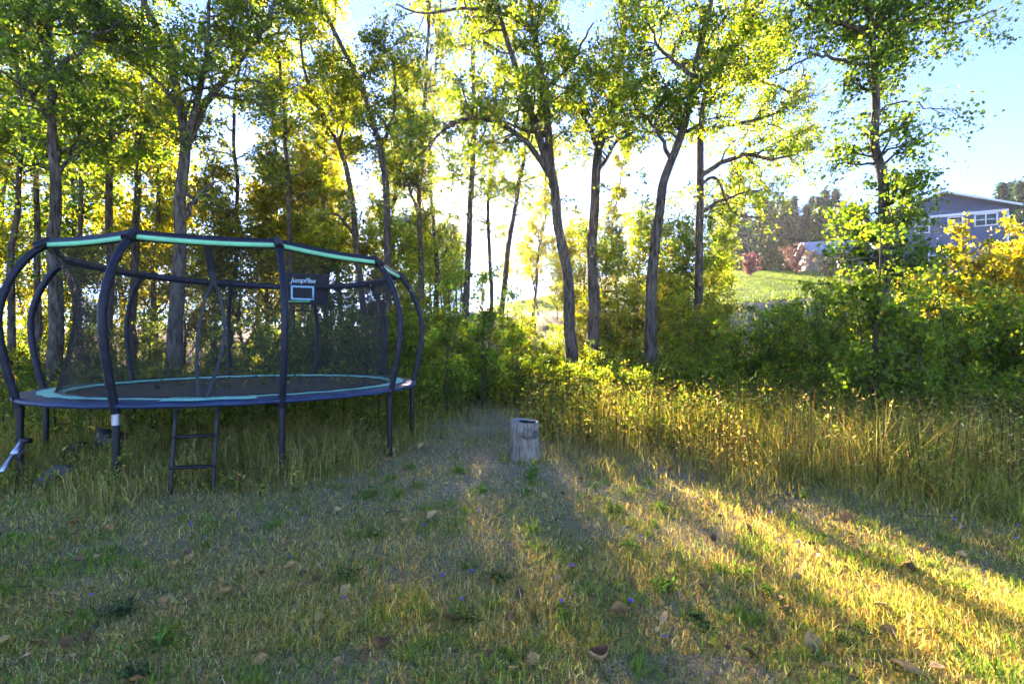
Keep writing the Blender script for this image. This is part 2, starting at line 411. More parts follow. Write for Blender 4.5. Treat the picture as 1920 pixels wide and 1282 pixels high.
HERO = [
 ('cottonwood_tree', 'leaning cottonwood with an arching limb reaching over towards the sun', 15.0,
  [(1077, 690), (1064, 545), (1042, 400), (1032, 300), (1018, 160), (1000, 40), (985, -60), (975, -190)], 26,
  [([(1030, 330), (1008, 250), (985, 180), (958, 100), (930, 10), (915, -70)], 17, 0), ([(1030, 340), (985, 262), (930, 228), (880, 222), (825, 250), (775, 300)], 12, 0),
   ([(1008, 60), (960, 35), (880, 14), (800, 26), (742, 8)], 9, 1), ([(985, 262), (958, 235), (940, 215)], 7, 1), ([(1020, 170), (1070, 120), (1110, 40)], 9, 0)], MIXED, 15),
 ('cottonwood_tree', 'straight dark cottonwood forking low, beside the leaning arching one', 16.5,
  [(1114, 690), (1112, 520), (1113, 400), (1120, 290), (1142, 225), (1158, 150), (1166, 60), (1158, -50), (1150, -190)], 25,
  [([(1120, 285), (1095, 220), (1072, 185), (1050, 175)], 10, 1), ([(1122, 275), (1119, 200), (1112, 150)], 9, 0), ([(1160, 170), (1205, 150), (1260, 162)], 9, 0),
   ([(1166, 70), (1190, 20), (1215, -60)], 11, 0), ([(1113, 330), (1160, 260), (1200, 220)], 8, 0)], MIXED, 16),
 ('cottonwood_tree', 'furrowed cottonwood bending right with yellow leafy shrubs round its foot', 13.5,
  [(1220, 690), (1222, 540), (1236, 400), (1257, 310), (1288, 215), (1310, 105), (1331, 10), (1345, -100), (1350, -200)], 25,
  [([(1262, 300), (1230, 240), (1190, 200)], 9, 0), ([(1300, 150), (1240, 90), (1210, 30)], 9, 0), ([(1300, 160), (1360, 110), (1400, 60)], 8, 0)], MIXED, 17),
 ('cottonwood_tree', 'cottonwood whose bare branches hang out against the blue sky', 19.0,
  [(1312, 690), (1311, 500), (1313, 350), (1318, 210), (1345, 120), (1385, 40), (1412, -40), (1430, -160)], 19,
  [([(1315, 345), (1345, 335), (1375, 400), (1450, 412)], 7, 1), ([(1316, 330), (1390, 290), (1450, 300), (1525, 275)], 10, 0), ([(1345, 122), (1430, 150), (1500, 180), (1512, 195)], 7, 1),
   ([(1318, 250), (1400, 230), (1490, 200)], 9, 0), ([(1325, 180), (1410, 130), (1480, 90)], 9, 0), ([(1395, 20), (1450, 60), (1510, 40)], 8, 0), ([(1313, 400), (1370, 370), (1450, 350)], 8, 0)], MIXED, 16),
 ('cottonwood_tree', 'lone tall cottonwood clothed in leaves to its foot, against open sky', 11.0,
  [(1655, 720), (1659, 560), (1658, 460), (1654, 370), (1645, 270), (1637, 170), (1632, 70), (1624, -40), (1620, -120)], 27,
  [([(1622, 68), (1580, 45), (1525, 18), (1490, -8)], 10, 0), ([(1622, 130), (1570, 110), (1520, 108), (1445, 148)], 7, 1), ([(1645, 112), (1680, 62), (1710, 42), (1770, 55), (1860, 22)], 11, 0),
   ([(1700, 45), (1720, 10), (1740, -40)], 6, 0), ([(1648, 215), (1700, 190), (1770, 215)], 5, 1), ([(1650, 290), (1700, 270), (1760, 240)], 5, 1)], [c for c in GREEN] + DARK, 42),
 ('cottonwood_tree', 'thick dark cottonwood trunk behind the open end of the trampoline', 12.0,
  [(100, 690), (104, 520), (104, 400), (99, 250), (94, 100), (88, -40), (80, -180)], 27,
  [([(98, 230), (40, 160), (-30, 120)], 10, 0), ([(97, 150), (160, 80), (230, 40)], 10, 0), ([(94, 90), (40, 30), (0, 50), (-50, 60)], 9, 0), ([(103, 330), (150, 270), (200, 230)], 8, 0)], DARK + GREEN, 17),
 ('cottonwood_tree', 'pale barked cottonwood splitting into a wide fan of limbs above the trampoline', 14.0,
  [(325, 690), (332, 520), (336, 400), (346, 300), (346, 262), (338, 190), (318, 110), (283, 30), (255, -60), (240, -150)], 27,
  [([(348, 285), (372, 190), (384, 120), (392, 40), (400, -60)], 13, 0), ([(350, 280), (386, 190), (440, 130), (476, 78), (515, 10), (540, -60)], 15, 0), ([(336, 410), (372, 365), (408, 338)], 12, 1),
   ([(440, 150), (480, 150), (500, 185)], 6, 1), ([(338, 210), (290, 150), (220, 90), (190, 20)], 9, 0)], MIXED, 13),
 ('slender_tree', 'slender dark trunk between the thick trunk and the fan-limbed cottonwood', 17.0, [(203, 680), (205, 480), (208, 280), (216, 150), (220, 0), (215, -150)], 17, [([(208, 270), (250, 200), (300, 170)], 8, 0)], MIXED, 16),
 ('slender_tree', 'straight mossy trunk just left of the fan-limbed cottonwood', 18.5, [(246, 680), (252, 480), (258, 300), (262, 180), (266, 20), (270, -120)], 17, [], DARK + GREEN, 17),
 ('slender_tree', 'thin upright trunk rising behind the basketball board', 18.0, [(549, 680), (545, 480), (538, 330), (532, 210), (524, 110), (520, -40)], 13, [], MIXED, 17),
 ('slender_tree', 'slim trunk sweeping left at its top, right of the basketball board', 17.0, [(722, 690), (726, 430), (712, 285), (690, 195), (645, 95), (600, 0), (570, -90)], 17, [([(712, 285), (740, 200), (735, 100)], 8, 0)], MIXED + YELLOW, 19),
 ('slender_tree', 'crooked slim trunk bent over behind the trampoline net', 18.0, [(690, 690), (672, 470), (653, 330), (634, 270), (600, 205), (570, 120), (560, 20)], 14, [([(660, 440), (635, 405), (600, 400)], 8, 0), ([(634, 270), (650, 190), (668, 100)], 6, 0)], YELLOW + MIXED, 14),
 ('slender_tree', 'narrow trunk standing left of the thick dark trunk', 16.0, [(66, 690), (70, 480), (68, 300), (62, 190), (60, 40), (50, -100)], 13, [], DARK + GREEN, 15),
 ('slender_tree', 'outermost thin curved trunk at the forest edge beyond the trampoline', 14.5, [(18, 690), (22, 520), (38, 360), (46, 240), (30, 100), (25, -80)], 14, [], YELLOW + GREEN, 16),
 ('slender_tree', 'sun-washed straight trunk close beside the low sun', 22.0, [(868, 670), (876, 520), (884, 380), (890, 250), (887, 100), (884, -40), (880, -120)], 16, [([(888, 290), (910, 240), (940, 140)], 6, 1)], YELLOW + GREEN, 13, .6),
 ('slender_tree', 'faint slim trunk directly beneath the low sun', 26.0, [(818, 660), (820, 520), (815, 440), (806, 330), (812, 200), (822, 60), (826, -60)], 11, [], YELLOW + GREEN, 14, .7),
 ('slender_tree', 'leafy slim tree between the sweeping trunk and the sun', 21.0, [(792, 670), (790, 520), (786, 380), (795, 250), (800, 120), (806, 0), (810, -90)], 13, [([(788, 400), (760, 330), (745, 250)], 6, 0)], YELLOW + GREEN, 16, .8),
 ('slender_tree', 'pale thin stem over the far green lawn', 27.0, [(1000, 650), (1004, 560), (1010, 480), (1022, 400), (1024, 300), (1030, 180)], 8, [], YELLOW, 11, .6),
 ('slender_tree', 'slim tree behind the arching limb of the leaning cottonwood', 25.0, [(918, 660), (922, 540), (915, 400), (925, 280), (930, 150), (935, 20)], 10, [], YELLOW + GREEN, 13, .6),
 ('slender_tree', 'slim grey trunk crossing the mossy one near its foot', 20.0, [(285, 680), (292, 480), (300, 330), (290, 200), (280, 60), (270, -60)], 11, [], YELLOW + GREEN, 15, .8),
 ('slender_tree', 'slim trunk seen through the net beside the door strap', 20.0, [(430, 680), (440, 500), (446, 350), (440, 220), (452, 100), (460, -40)], 11, [], YELLOW + GREEN, 15, .8),
 ('slender_tree', 'slim trunk between the thin upright and crooked trunks', 21.0, [(610, 680), (612, 500), (605, 360), (615, 230), (625, 100), (630, -40)], 11, [], YELLOW, 15, .8),
 ('slender_tree', 'slim trunk half hidden behind the narrow one at the net end', 19.0, [(150, 680), (148, 480), (152, 330), (160, 190), (165, 60), (170, -60)], 12, [], YELLOW + GREEN, 15, .8),
 ('slender_tree', 'thin leaning trunk in the bright gap between sun and arching limb', 24.0, [(936, 660), (950, 500), (965, 390), (982, 300), (990, 230), (1000, 140)], 13, [], YELLOW + GREEN, 10, .6),
]
for (nm, lb, Y, tr, w, lm, cl, tw, *rest) in HERO:
    kw = dict(dens=rest[0]) if rest else {}
    if 'lone tall' in lb: kw.update(t0=.14, L2=1.3, leaf=.08, sub=6)
    if nm == 'slender_tree': kw.update(L2=1.9, t0=.2 if 790 < tr[0][0] < 850 else .34)
    if rest and 780 < tr[0][0] < 1010: kw.update(dens=1.0, L2=2.3); tw = int(tw * 1.9)
    hero_tree(nm, lb, Y, tr, w, lm, cl, tw, bark=M['bark_pale'] if 'pale' in lb else None, **kw)

# ---- forest trees further back: a few kinds, copied
def wild_tree(seed, H, cols, leaf=.13, first=.3, m1=26, L=2.6, lean=.06, n3=9, nl=22, crown_w=1.0):
    g = np.random.default_rng(seed)
    k = 7; T = np.zeros((k, 3)); T[:, 2] = np.linspace(-.15, H, k); T[1:, :2] = np.cumsum(g.normal(size=(k - 1, 2)) * lean * H / k * 2, 0)
    P = spline(T, 16)[None]; rr = (.011 * H * (1 - .85 * np.linspace(0, 1, 16)))[None]
    pl = Plant(); pl.bark(P, rr, 7)
    a, ra = spawn(P, rr, m1, first, 1, L, .7, .45, .05, 6, .06, .6, .1, g); pl.bark(a, ra, 5)
    b, rb = spawn(a, ra, n3, .25, 1, 1.3, .65, .1, -.15, 4, .014, .3, .12, g); pl.bark(b, rb, 3)
    pl.foliage(*leaves(b, nl, leaf, .10, cols, seed=g)); pl.foliage(*leaves(a[:, 2:], nl, leaf, .13, cols, seed=g))
    return pl
KINDS = []
for s, (H, cols, first, m1, L) in enumerate([(15, MIXED, .3, 34, 2.8), (17, YELLOW + GREEN, .34, 36, 2.6), (13, GREEN, .25, 32, 2.6), (16, YELLOW, .3, 34, 2.4), (11, GOLD, .2, 34, 2.4), (14, DARK + GREEN, .16, 40, 2.7)]):
    KINDS.append(wild_tree(100 + s, H, cols, leaf=.14, first=first, m1=int(m1 * 1.5), L=L))
KINDS.append(wild_tree(131, 6, YELLOW + GREEN, leaf=.11, first=.12, m1=34, L=2.0, n3=8, nl=18))
KINDS.append(wild_tree(132, 6.5, GOLD + YELLOW, leaf=.11, first=.12, m1=34, L=2.0, n3=8, nl=18))
KINDS.append(wild_tree(133, 6.2, YELLOW + GREEN, leaf=.075, first=.15, m1=30, L=2.0, n3=6, nl=9))
KLAB = ['green woodland tree in the stand behind the trampoline', 'tall yellowing woodland tree in the stand behind the trampoline', 'shorter green woodland tree deep in the stand behind the trampoline',
        'backlit yellow-green woodland tree deep in the stand', 'golden autumn tree glowing low behind the trampoline net', 'dark low-branched woodland tree at the back of the stand', 'young yellow-green tree filling the woodland understory', '', 'young golden tree filling the woodland understory']
def spot(px, Y): x = (px - 960) / FOC * Y; return (x, Y, gz(x, Y))
FOREST = [  # photo column, distance, kind, scale
 (-60, 20, 0, 1), (20, 24, 1, 1), (130, 22, 2, 1), (230, 25, 0, .95), (285, 21, 4, 1), (400, 19, 4, .72), 
 (470, 23, 3, .9), (505, 20, 4, .8), (560, 26, 0, .9), (590, 21, 4, .85), (650, 24, 3, .85), (745, 27, 1, .9), (770, 36, 3, .8), (-150, 18, 5, 1), 
 (-260, 16, 0, 1), (-420, 18, 2, 1), 
 (-40, 21, 6, 1), (45, 20, 7, .9), (150, 18.5, 6, .9), (215, 20.5, 7, 1), (275, 24, 6, 1.1), (345, 20, 7, .9), (395, 22, 6, 1), (455, 20, 7, 1), (520, 23, 6, 1.1), (575, 18.5, 7, .8), (625, 21, 6, 1), (680, 20, 7, .9), (735, 23, 6, 1), (-130, 22, 7, 1.1), (90, 26, 7, 1.3),
 *[(px, 25.5 + (k * 5 % 3), 8, .62 + .05 * (k % 3)) for k, px in enumerate(range(738, 880, 33))], *[(px, 31 + (k * 7 % 4), 8, .66 + .06 * (k % 3)) for k, px in enumerate(range(755, 880, 34))],
 *[(px, Y, kd, sc) for px, Y, kd, sc in [(700, 66, 1, 1.0), (738, 70, 3, 1.0), (772, 64, 0, 1.05), (803, 72, 1, .98), (832, 67, 3, 1.0), (858, 75, 0, 1.05), (788, 80, 0, 1.0), (818, 60, 0, .9), (866, 84, 5, 1.1), (758, 60, 5, .95), (846, 62, 5, .92), (832, 82, 5, 1.1), (940, 70, 3, .7), (975, 64, 0, .62), (1015, 72, 1, .55), (1060, 66, 3, .6), (660, 70, 0, 1)]],
 (905, 50, 6, .7), (950, 56, 8, .8), (1060, 50, 6, .8), (1165, 24, 3, .62), (1192, 27, 6, 1.1), (1092, 28, 6, 1.0), (1232, 25, 6, 1.0), (1010, 33, 3, .42), (1045, 30, 6, .7), (1070, 26, 7, .8), (1130, 22, 6, .85), (1262, 23, 6, 1.0), (1330, 21, 6, .75), (1275, 21, 6, .9), (1345, 24, 0, .42), 
]
PLACES = [(-60, 'beyond the outermost pole of the trampoline'), (10, 'at the outermost thin curved trunk'), (80, 'beside the narrow trunk by the open net end'), (150, 'behind the thick dark trunk'), (225, 'behind the slender dark trunk'), (290, 'behind the straight mossy trunk'), (365, 'behind the fan-limbed cottonwood'),
 (440, 'behind the door strap of the net'), (510, 'between door strap and basketball board'), (570, 'behind the basketball board'), (640, 'between basketball board and crooked trunk'), (700, 'behind the crooked slim trunk'), (750, 'behind the slim sweeping trunk'), (805, 'between the sweeping trunk and the low sun'), (855, 'under the low sun'),
 (895, 'beside the sun-washed straight trunk'), (950, 'beside the thin leaning trunk in the gap'), (1030, 'beyond the feathery sapling'), (1095, 'behind the leaning arching cottonwood'), (1140, 'behind the straight dark cottonwood'), (1200, 'between the straight and the furrowed cottonwoods'), (1245, 'behind the furrowed bending cottonwood'), (1300, 'between the two rightmost grove cottonwoods'), (1350, 'by the cottonwood with hanging bare branches'),
 (1420, 'below the sunlit nearer conifers'), (1490, 'below the crimson ornamental tree'), (1570, 'below the pale-roofed house'), (1640, 'beside the lone tall cottonwood'), (1730, 'between the lone cottonwood and the blue-grey house'), (1800, 'under the gable of the blue-grey house'), (1870, 'under the double window of the blue-grey house'), (9999, 'at the far end of the blue-grey house')]
def place(px): return next(t for lim, t in PLACES if px < lim)
KW = ['tall green woodland tree', 'tall yellowing woodland tree', 'mid-sized green woodland tree', 'backlit yellow-green tree', 'golden autumn tree', 'dark low-branched tree', 'bushy young yellow-green tree', 'bushy young golden tree', 'thinly leaved young tree']
protos = {}
for k, (px, Y, kind, sc) in enumerate(FOREST):
    loc = spot(px, Y); g = np.random.default_rng(500 + k)
    lab = KLAB[kind]
    grp = 'woodland trees of kind %s' % ['green', 'tall yellowing', 'shorter green', 'backlit yellow', 'golden', 'dark', 'young green', 'young golden', 'thin'][kind]
    lab = KW[kind] + (' beyond the far lawn ' if Y > 60 else ' ') + place(px); grp = KW[kind] + 's of the wood'
    if kind not in protos:
        o = KINDS[kind].thing('woodland_tree', (0, 0, 0), lab, 'tree', grp); o.location = loc; o.rotation_euler.z = g.uniform(0, 6.28); o.scale = (sc,) * 3; protos[kind] = o
    else:
        copy_thing(protos[kind], loc, g.uniform(0, 6.28), (sc * g.uniform(.9, 1.1), sc * g.uniform(.9, 1.1), sc), lab, grp)

# ---- shrubs and saplings
def shrub(seed, H, W, cols, stems=7, m=9, nl=14, leaf=.07, n3=3, L=.8):
    g = np.random.default_rng(seed)
    K = 7; s = np.linspace(0, 1, K)[None, :, None]
    a = g.uniform(0, 6.28, stems); out = np.stack([np.cos(a), np.sin(a), np.zeros(stems)], -1) * g.uniform(.15, 1, (stems, 1)) * W / 2
    top = out + np.stack([np.zeros(stems)] * 2 + [H * g.uniform(.6, 1.05, stems)], -1)
    P = top[:, None] * s * np.array([1, 1, 1]) - out[:, None] * .55 * (s * (1 - s)) + g.normal(size=(stems, K, 3)) * .04 * s
    P[:, 0, 2] = -.06
    rr = np.full((stems, 1), .012 * H / 2 + .006) * (1 - .75 * s[..., 0]); rr = np.broadcast_to(rr, (stems, K))
    pl = Plant(); pl.bark(P, rr, 5)
    b, rb = spawn(P, rr, m, .12, 1, L, .7, .3, -.1, 5, .008, .35, .1, g); pl.bark(b, rb, 3)
    c, rc = spawn(b, rb, n3, .2, 1, L * .5, .6, .1, -.1, 3, .004, .3, .1, g); pl.bark(c, rc, 3)
    pl.foliage(*leaves(c, nl, leaf, .05, cols, seed=g, droop=.3, flat=.4)); pl.foliage(*leaves(b, nl, leaf, .06, cols, seed=g, droop=.3, flat=.4))
    return pl
SH = [shrub(1, 2.6, 2.6, GREEN + YELLOW[:2], 9, 10), shrub(2, 2.2, 2.8, GREEN + YELLOW[:2], 9, 9), shrub(3, 3.2, 2.2, YELLOW, 8, 11), shrub(4, 4.2, 2.4, GOLD + YELLOW * 2 + [(.26, .15, .05), (.28, .2, .07)], 8, 14, leaf=.085),
      shrub(5, 3.4, 1.6, GREEN + YELLOW[:1], 4, 14), shrub(6, 1.3, 1.6, GREEN + YELLOW[:2], 8, 7, leaf=.06, L=.5)]
SHN = ['leafy_shrub', 'dark_shrub', 'yellow_shrub', 'autumn_shrub', 'sapling', 'low_shrub']
sprotos = {}
def put_shrub(kind, px, Y, sc, label, group, color=None):
    loc = spot(px, Y); g = np.random.default_rng(int(px * 7 + Y * 31) % 99991)
    if kind not in sprotos:
        o = SH[kind].thing(SHN[kind], (0, 0, 0), label, 'shrub' if kind != 4 else 'sapling', group, M['twig'], stem='stems', crown='foliage')
        o.location = loc; o.rotation_euler.z = g.uniform(0, 6.28); o.scale = (sc,) * 3; sprotos[kind] = o
        if color:
            for c in o.children: c.color = color
    else:
        copy_thing(sprotos[kind], loc, g.uniform(0, 6.28), (sc * g.uniform(.85, 1.15), sc * g.uniform(.85, 1.15), sc), label, group, color)
SHRUBS = [
 # behind the trampoline
 *[(k, px, Y, sc, ['green undergrowth shrub behind the trampoline', 'dark green undergrowth shrub behind the trampoline'][k], ['green', 'dark'][k] + ' shrubs behind the trampoline') for (k, px, Y, sc) in
   [(1, 60, 14, .7), (0, 170, 16, .8), (0, 420, 15, .9), (1, 530, 13.5, .95), (0, 600, 16, .9), (0, 690, 14, .9), (0, 500, 18, 1), (0, 20, 18, .9), (0, 280, 19, 1), (1, 580, 19, 1.1), (0, 660, 20, 1.1), (1, -80, 13, .8), (0, -200, 12, .8), (1, -300, 14, 1)]],
 # middle gap
 *[(k, px, Y, sc, ['fresh green shrub in the gap between the trampoline and the cottonwoods', 'shadowed dark shrub in the gap between trampoline and cottonwoods', 'yellow-lit tall shrub in the gap between trampoline and cottonwoods'][k], ['green', 'dark', 'yellow'][k] + ' shrubs in the gap') for (k, px, Y, sc) in
   [(0, 770, 15, .9), (2, 800, 19, 1), (0, 850, 17, .8), (1, 900, 18, .9), (0, 960, 20, .8), (1, 1020, 17, .75), (2, 980, 22, .7), (0, 1050, 19, .7), (2, 760, 22, 1.2), (1, 810, 24, 1.3), (0, 740, 18, 1)]],
 # yellow wall behind the cottonwood trunks
 *[(k, px, Y, sc, ['green shrub among the cottonwood trunks', '', 'tall bright yellow shrub among the cottonwood trunks'][k], ['green', '', 'yellow'][k] + ' shrubs among the cottonwoods') for (k, px, Y, sc) in
   [(2, 1095, 18, 1), (2, 1145, 17, 1.05), (2, 1180, 19, 1.2), (2, 1255, 16, 1.1), (2, 1290, 17.5, 1.1), (0, 1340, 16, .9), (2, 1340, 20, 1.0), (0, 1200, 14.5, .6), (0, 1270, 14, .65), (0, 1130, 15, .6), (2, 1220, 21, 1.3)]],
 # thicket at right
 *[(k, px, Y, sc, ['leafy green shrub in the thicket below the houses', 'deep green shadowed shrub in the thicket below the houses', '', 'orange and gold shrub rising in front of the blue-grey house'][k], ['green shrubs of the thicket', 'dark shrubs of the thicket', '', 'autumn shrubs before the house'][k]) for (k, px, Y, sc) in
   [(1, 1390, 12, .75), (0, 1440, 11, .75), (0, 1550, 10.5, .9), (0, 1470, 15, .9), (1, 1740, 10, .95), (1, 1800, 9.5, .95), (0, 1850, 10.5, 1.05), (1, 1900, 9, 1), (1, 1960, 9, 1.1), (1, 2050, 9.5, 1.1), (0, 1720, 12, 1.1),
    (3, 1755, 13, .84), (3, 1805, 14.5, .9), (3, 1850, 13, .92), (3, 1893, 12, 1.05), (3, 1930, 13.5, 1.0), (3, 1990, 12, 1.1), (0, 1600, 14.5, 1.1), (0, 1535, 15, .95), (3, 2080, 12, 1.2)]],
]
for (k, px, Y, sc, lb, gp) in SHRUBS: put_shrub(k, px, Y, sc * (1.15 if 'thicket' in lb and px < 1700 else 1.0), ['leafy green shrub', 'deep green shrub', 'tall yellow shrub', 'orange and gold shrub'][k] + ' ' + place(px), ['green', 'dark', 'yellow', 'autumn'][k] + ' shrubs')
put_shrub(4, 838, 9.6, .82, 'thin young sapling right of the trampoline, bent at mid height', None)
put_shrub(4, 905, 11, .92, 'pale green sapling left of the log stump, in the gap', None)
put_shrub(4, 965, 12.5, .85, 'feathery sapling behind the log stump', None)
put_shrub(4, 1640, 7.6, 1.0, 'many-stemmed young sapling in front of the lone tall cottonwood', None)
put_shrub(4, 1715, 7.4, .72, 'smaller sapling with crossing stems right of the many-stemmed one', None)
put_shrub(4, 1790, 8.4, .8, 'bushy sapling at the thicket edge under the orange shrubs', None)
put_shrub(4, 1545, 8.8, .72, 'light sapling at the weedy edge left of the lone cottonwood', None)
for px, Y, sc in [(1150, 11, .8), (1210, 10.5, .7), (1290, 11.5, .9), (1360, 10.5, .9), (1440, 9.5, .8), (1080, 12, .8), (1510, 9, .8), (1010, 13, .9), (1330, 13, 1), (1250, 12.5, .9), (1870, 7.2, .8), (1940, 6.6, .8), (1760, 6.9, .6), (900, 13, .8), (820, 12, .8)]:
    put_shrub(5, px, Y, sc, 'low leafy bush in the tall weeds ' + place(px), 'low bushes in the weeds')

# ---- conifers on the far hill
def conifer(seed, H):
    g = np.random.default_rng(seed); pl = Plant()
    P = np.zeros((1, 4, 3)); P[0, :, 2] = np.linspace(-.2, H, 4); pl.bark(P, np.array([[.2, .15, .09, .02]]), 6)
    n = 620; z = H * (.06 + .94 * g.random(n) ** 1.1); a = g.uniform(0, 6.28, n); ln = (H - z) * .24 * g.uniform(.4, 1.35, n) + .2
    base = np.stack([np.zeros(n), np.zeros(n), z], -1); d = np.stack([np.cos(a), np.sin(a), g.uniform(-.35, .1, n)], -1)
    par = base[:, None] + d[:, None] * ln[:, None, None] * np.linspace(.1, 1, 3)[None, :, None]
    pl.foliage(*leaves(par, 7, .55, .16, [(.03, .10, .04), (.04, .115, .04), (.025, .08, .04), (.06, .14, .05)], seed=g, wide=.4, droop=.25))
    return pl
con = [conifer(s, 15) for s in (1, 2, 3)]
cps = {}
CON = []
g = np.random.default_rng(77)
for k, px in enumerate(np.concatenate([np.linspace(1338, 1625, 40), np.linspace(1340, 1600, 30)])):
    Y = g.uniform(85, 150) if k < 40 else g.uniform(66, 85); CON.append((px + g.uniform(-6, 6), Y, g.uniform(.6, .95) * (.85 if px < 1420 else 1.0)))
for px, Y, s in [(1378, 62, .95), (1365, 70, .85), (1437, 60, .26), (1880, 75, .95), (1898, 82, 1.05), (1912, 78, 1.0), (1930, 80, 1.1), (1825, 95, 1.05), (1850, 100, 1.0), (1960, 80, 1.1), (1990, 85, 1.1)]: CON.append((px, Y, s))
for k, (px, Y, s) in enumerate(CON):
    kd = k % 3; loc = spot(px, Y)
    if s < .5: lab, grp = 'tiny young conifer at the top of the sloping lawn', None
    elif px > 1800: lab, grp = 'conifer top showing behind the blue-grey house', 'conifers behind the house'
    elif Y < 75: lab, grp = 'sunlit pale conifer standing nearer than the far conifer hill', 'nearer conifers by the slope'
    else: lab, grp = 'dark conifer in the far wooded hillside', 'conifers on the far hillside'
    if kd not in cps:
        o = con[kd].thing('conifer_tree', (0, 0, 0), lab, 'tree', grp, M['bark'], M['needle']); o.location = loc; o.scale = (s,) * 3; cps[kd] = o
    else: copy_thing(cps[kd], loc, g.uniform(0, 6.28), (s * g.uniform(.9, 1.25), s * g.uniform(.9, 1.25), s), lab, grp)
def ball_tree(name, label, px, Y, H, W, cols, leaf=.16):
    pl = shrub(int(px), H, W, cols, 9, 9, 9, leaf, 3, H * .28); o = pl.thing(name, (0, 0, 0), label, 'tree', None, M['twig'], M['needle'], stem='stems', crown='foliage'); o.location = spot(px, Y)
ball_tree('ornamental_tree', 'pinkish brown nearly bare ornamental tree beside the pale-roofed house', 1492, 48, 3.6, 3.4, [(.30, .13, .10), (.26, .14, .10), (.2, .1, .07)], .12)
ball_tree('ornamental_tree', 'small crimson ornamental tree on the lawn crest', 1408, 46, 2.3, 2.0, [(.26, .08, .08), (.22, .09, .08)], .13)
ball_tree('ornamental_tree', 'round green garden tree before the far conifers', 1445, 56, 3.4, 4.0, GREEN + [(.07, .1, .04)], .2)
ball_tree('ornamental_tree', 'pale blossom-coloured garden bush below the pale-roofed house', 1560, 44, 2.4, 5.0, [(.3, .22, .12), (.25, .2, .1), (.2, .18, .08)], .14)

g = np.random.default_rng(90)
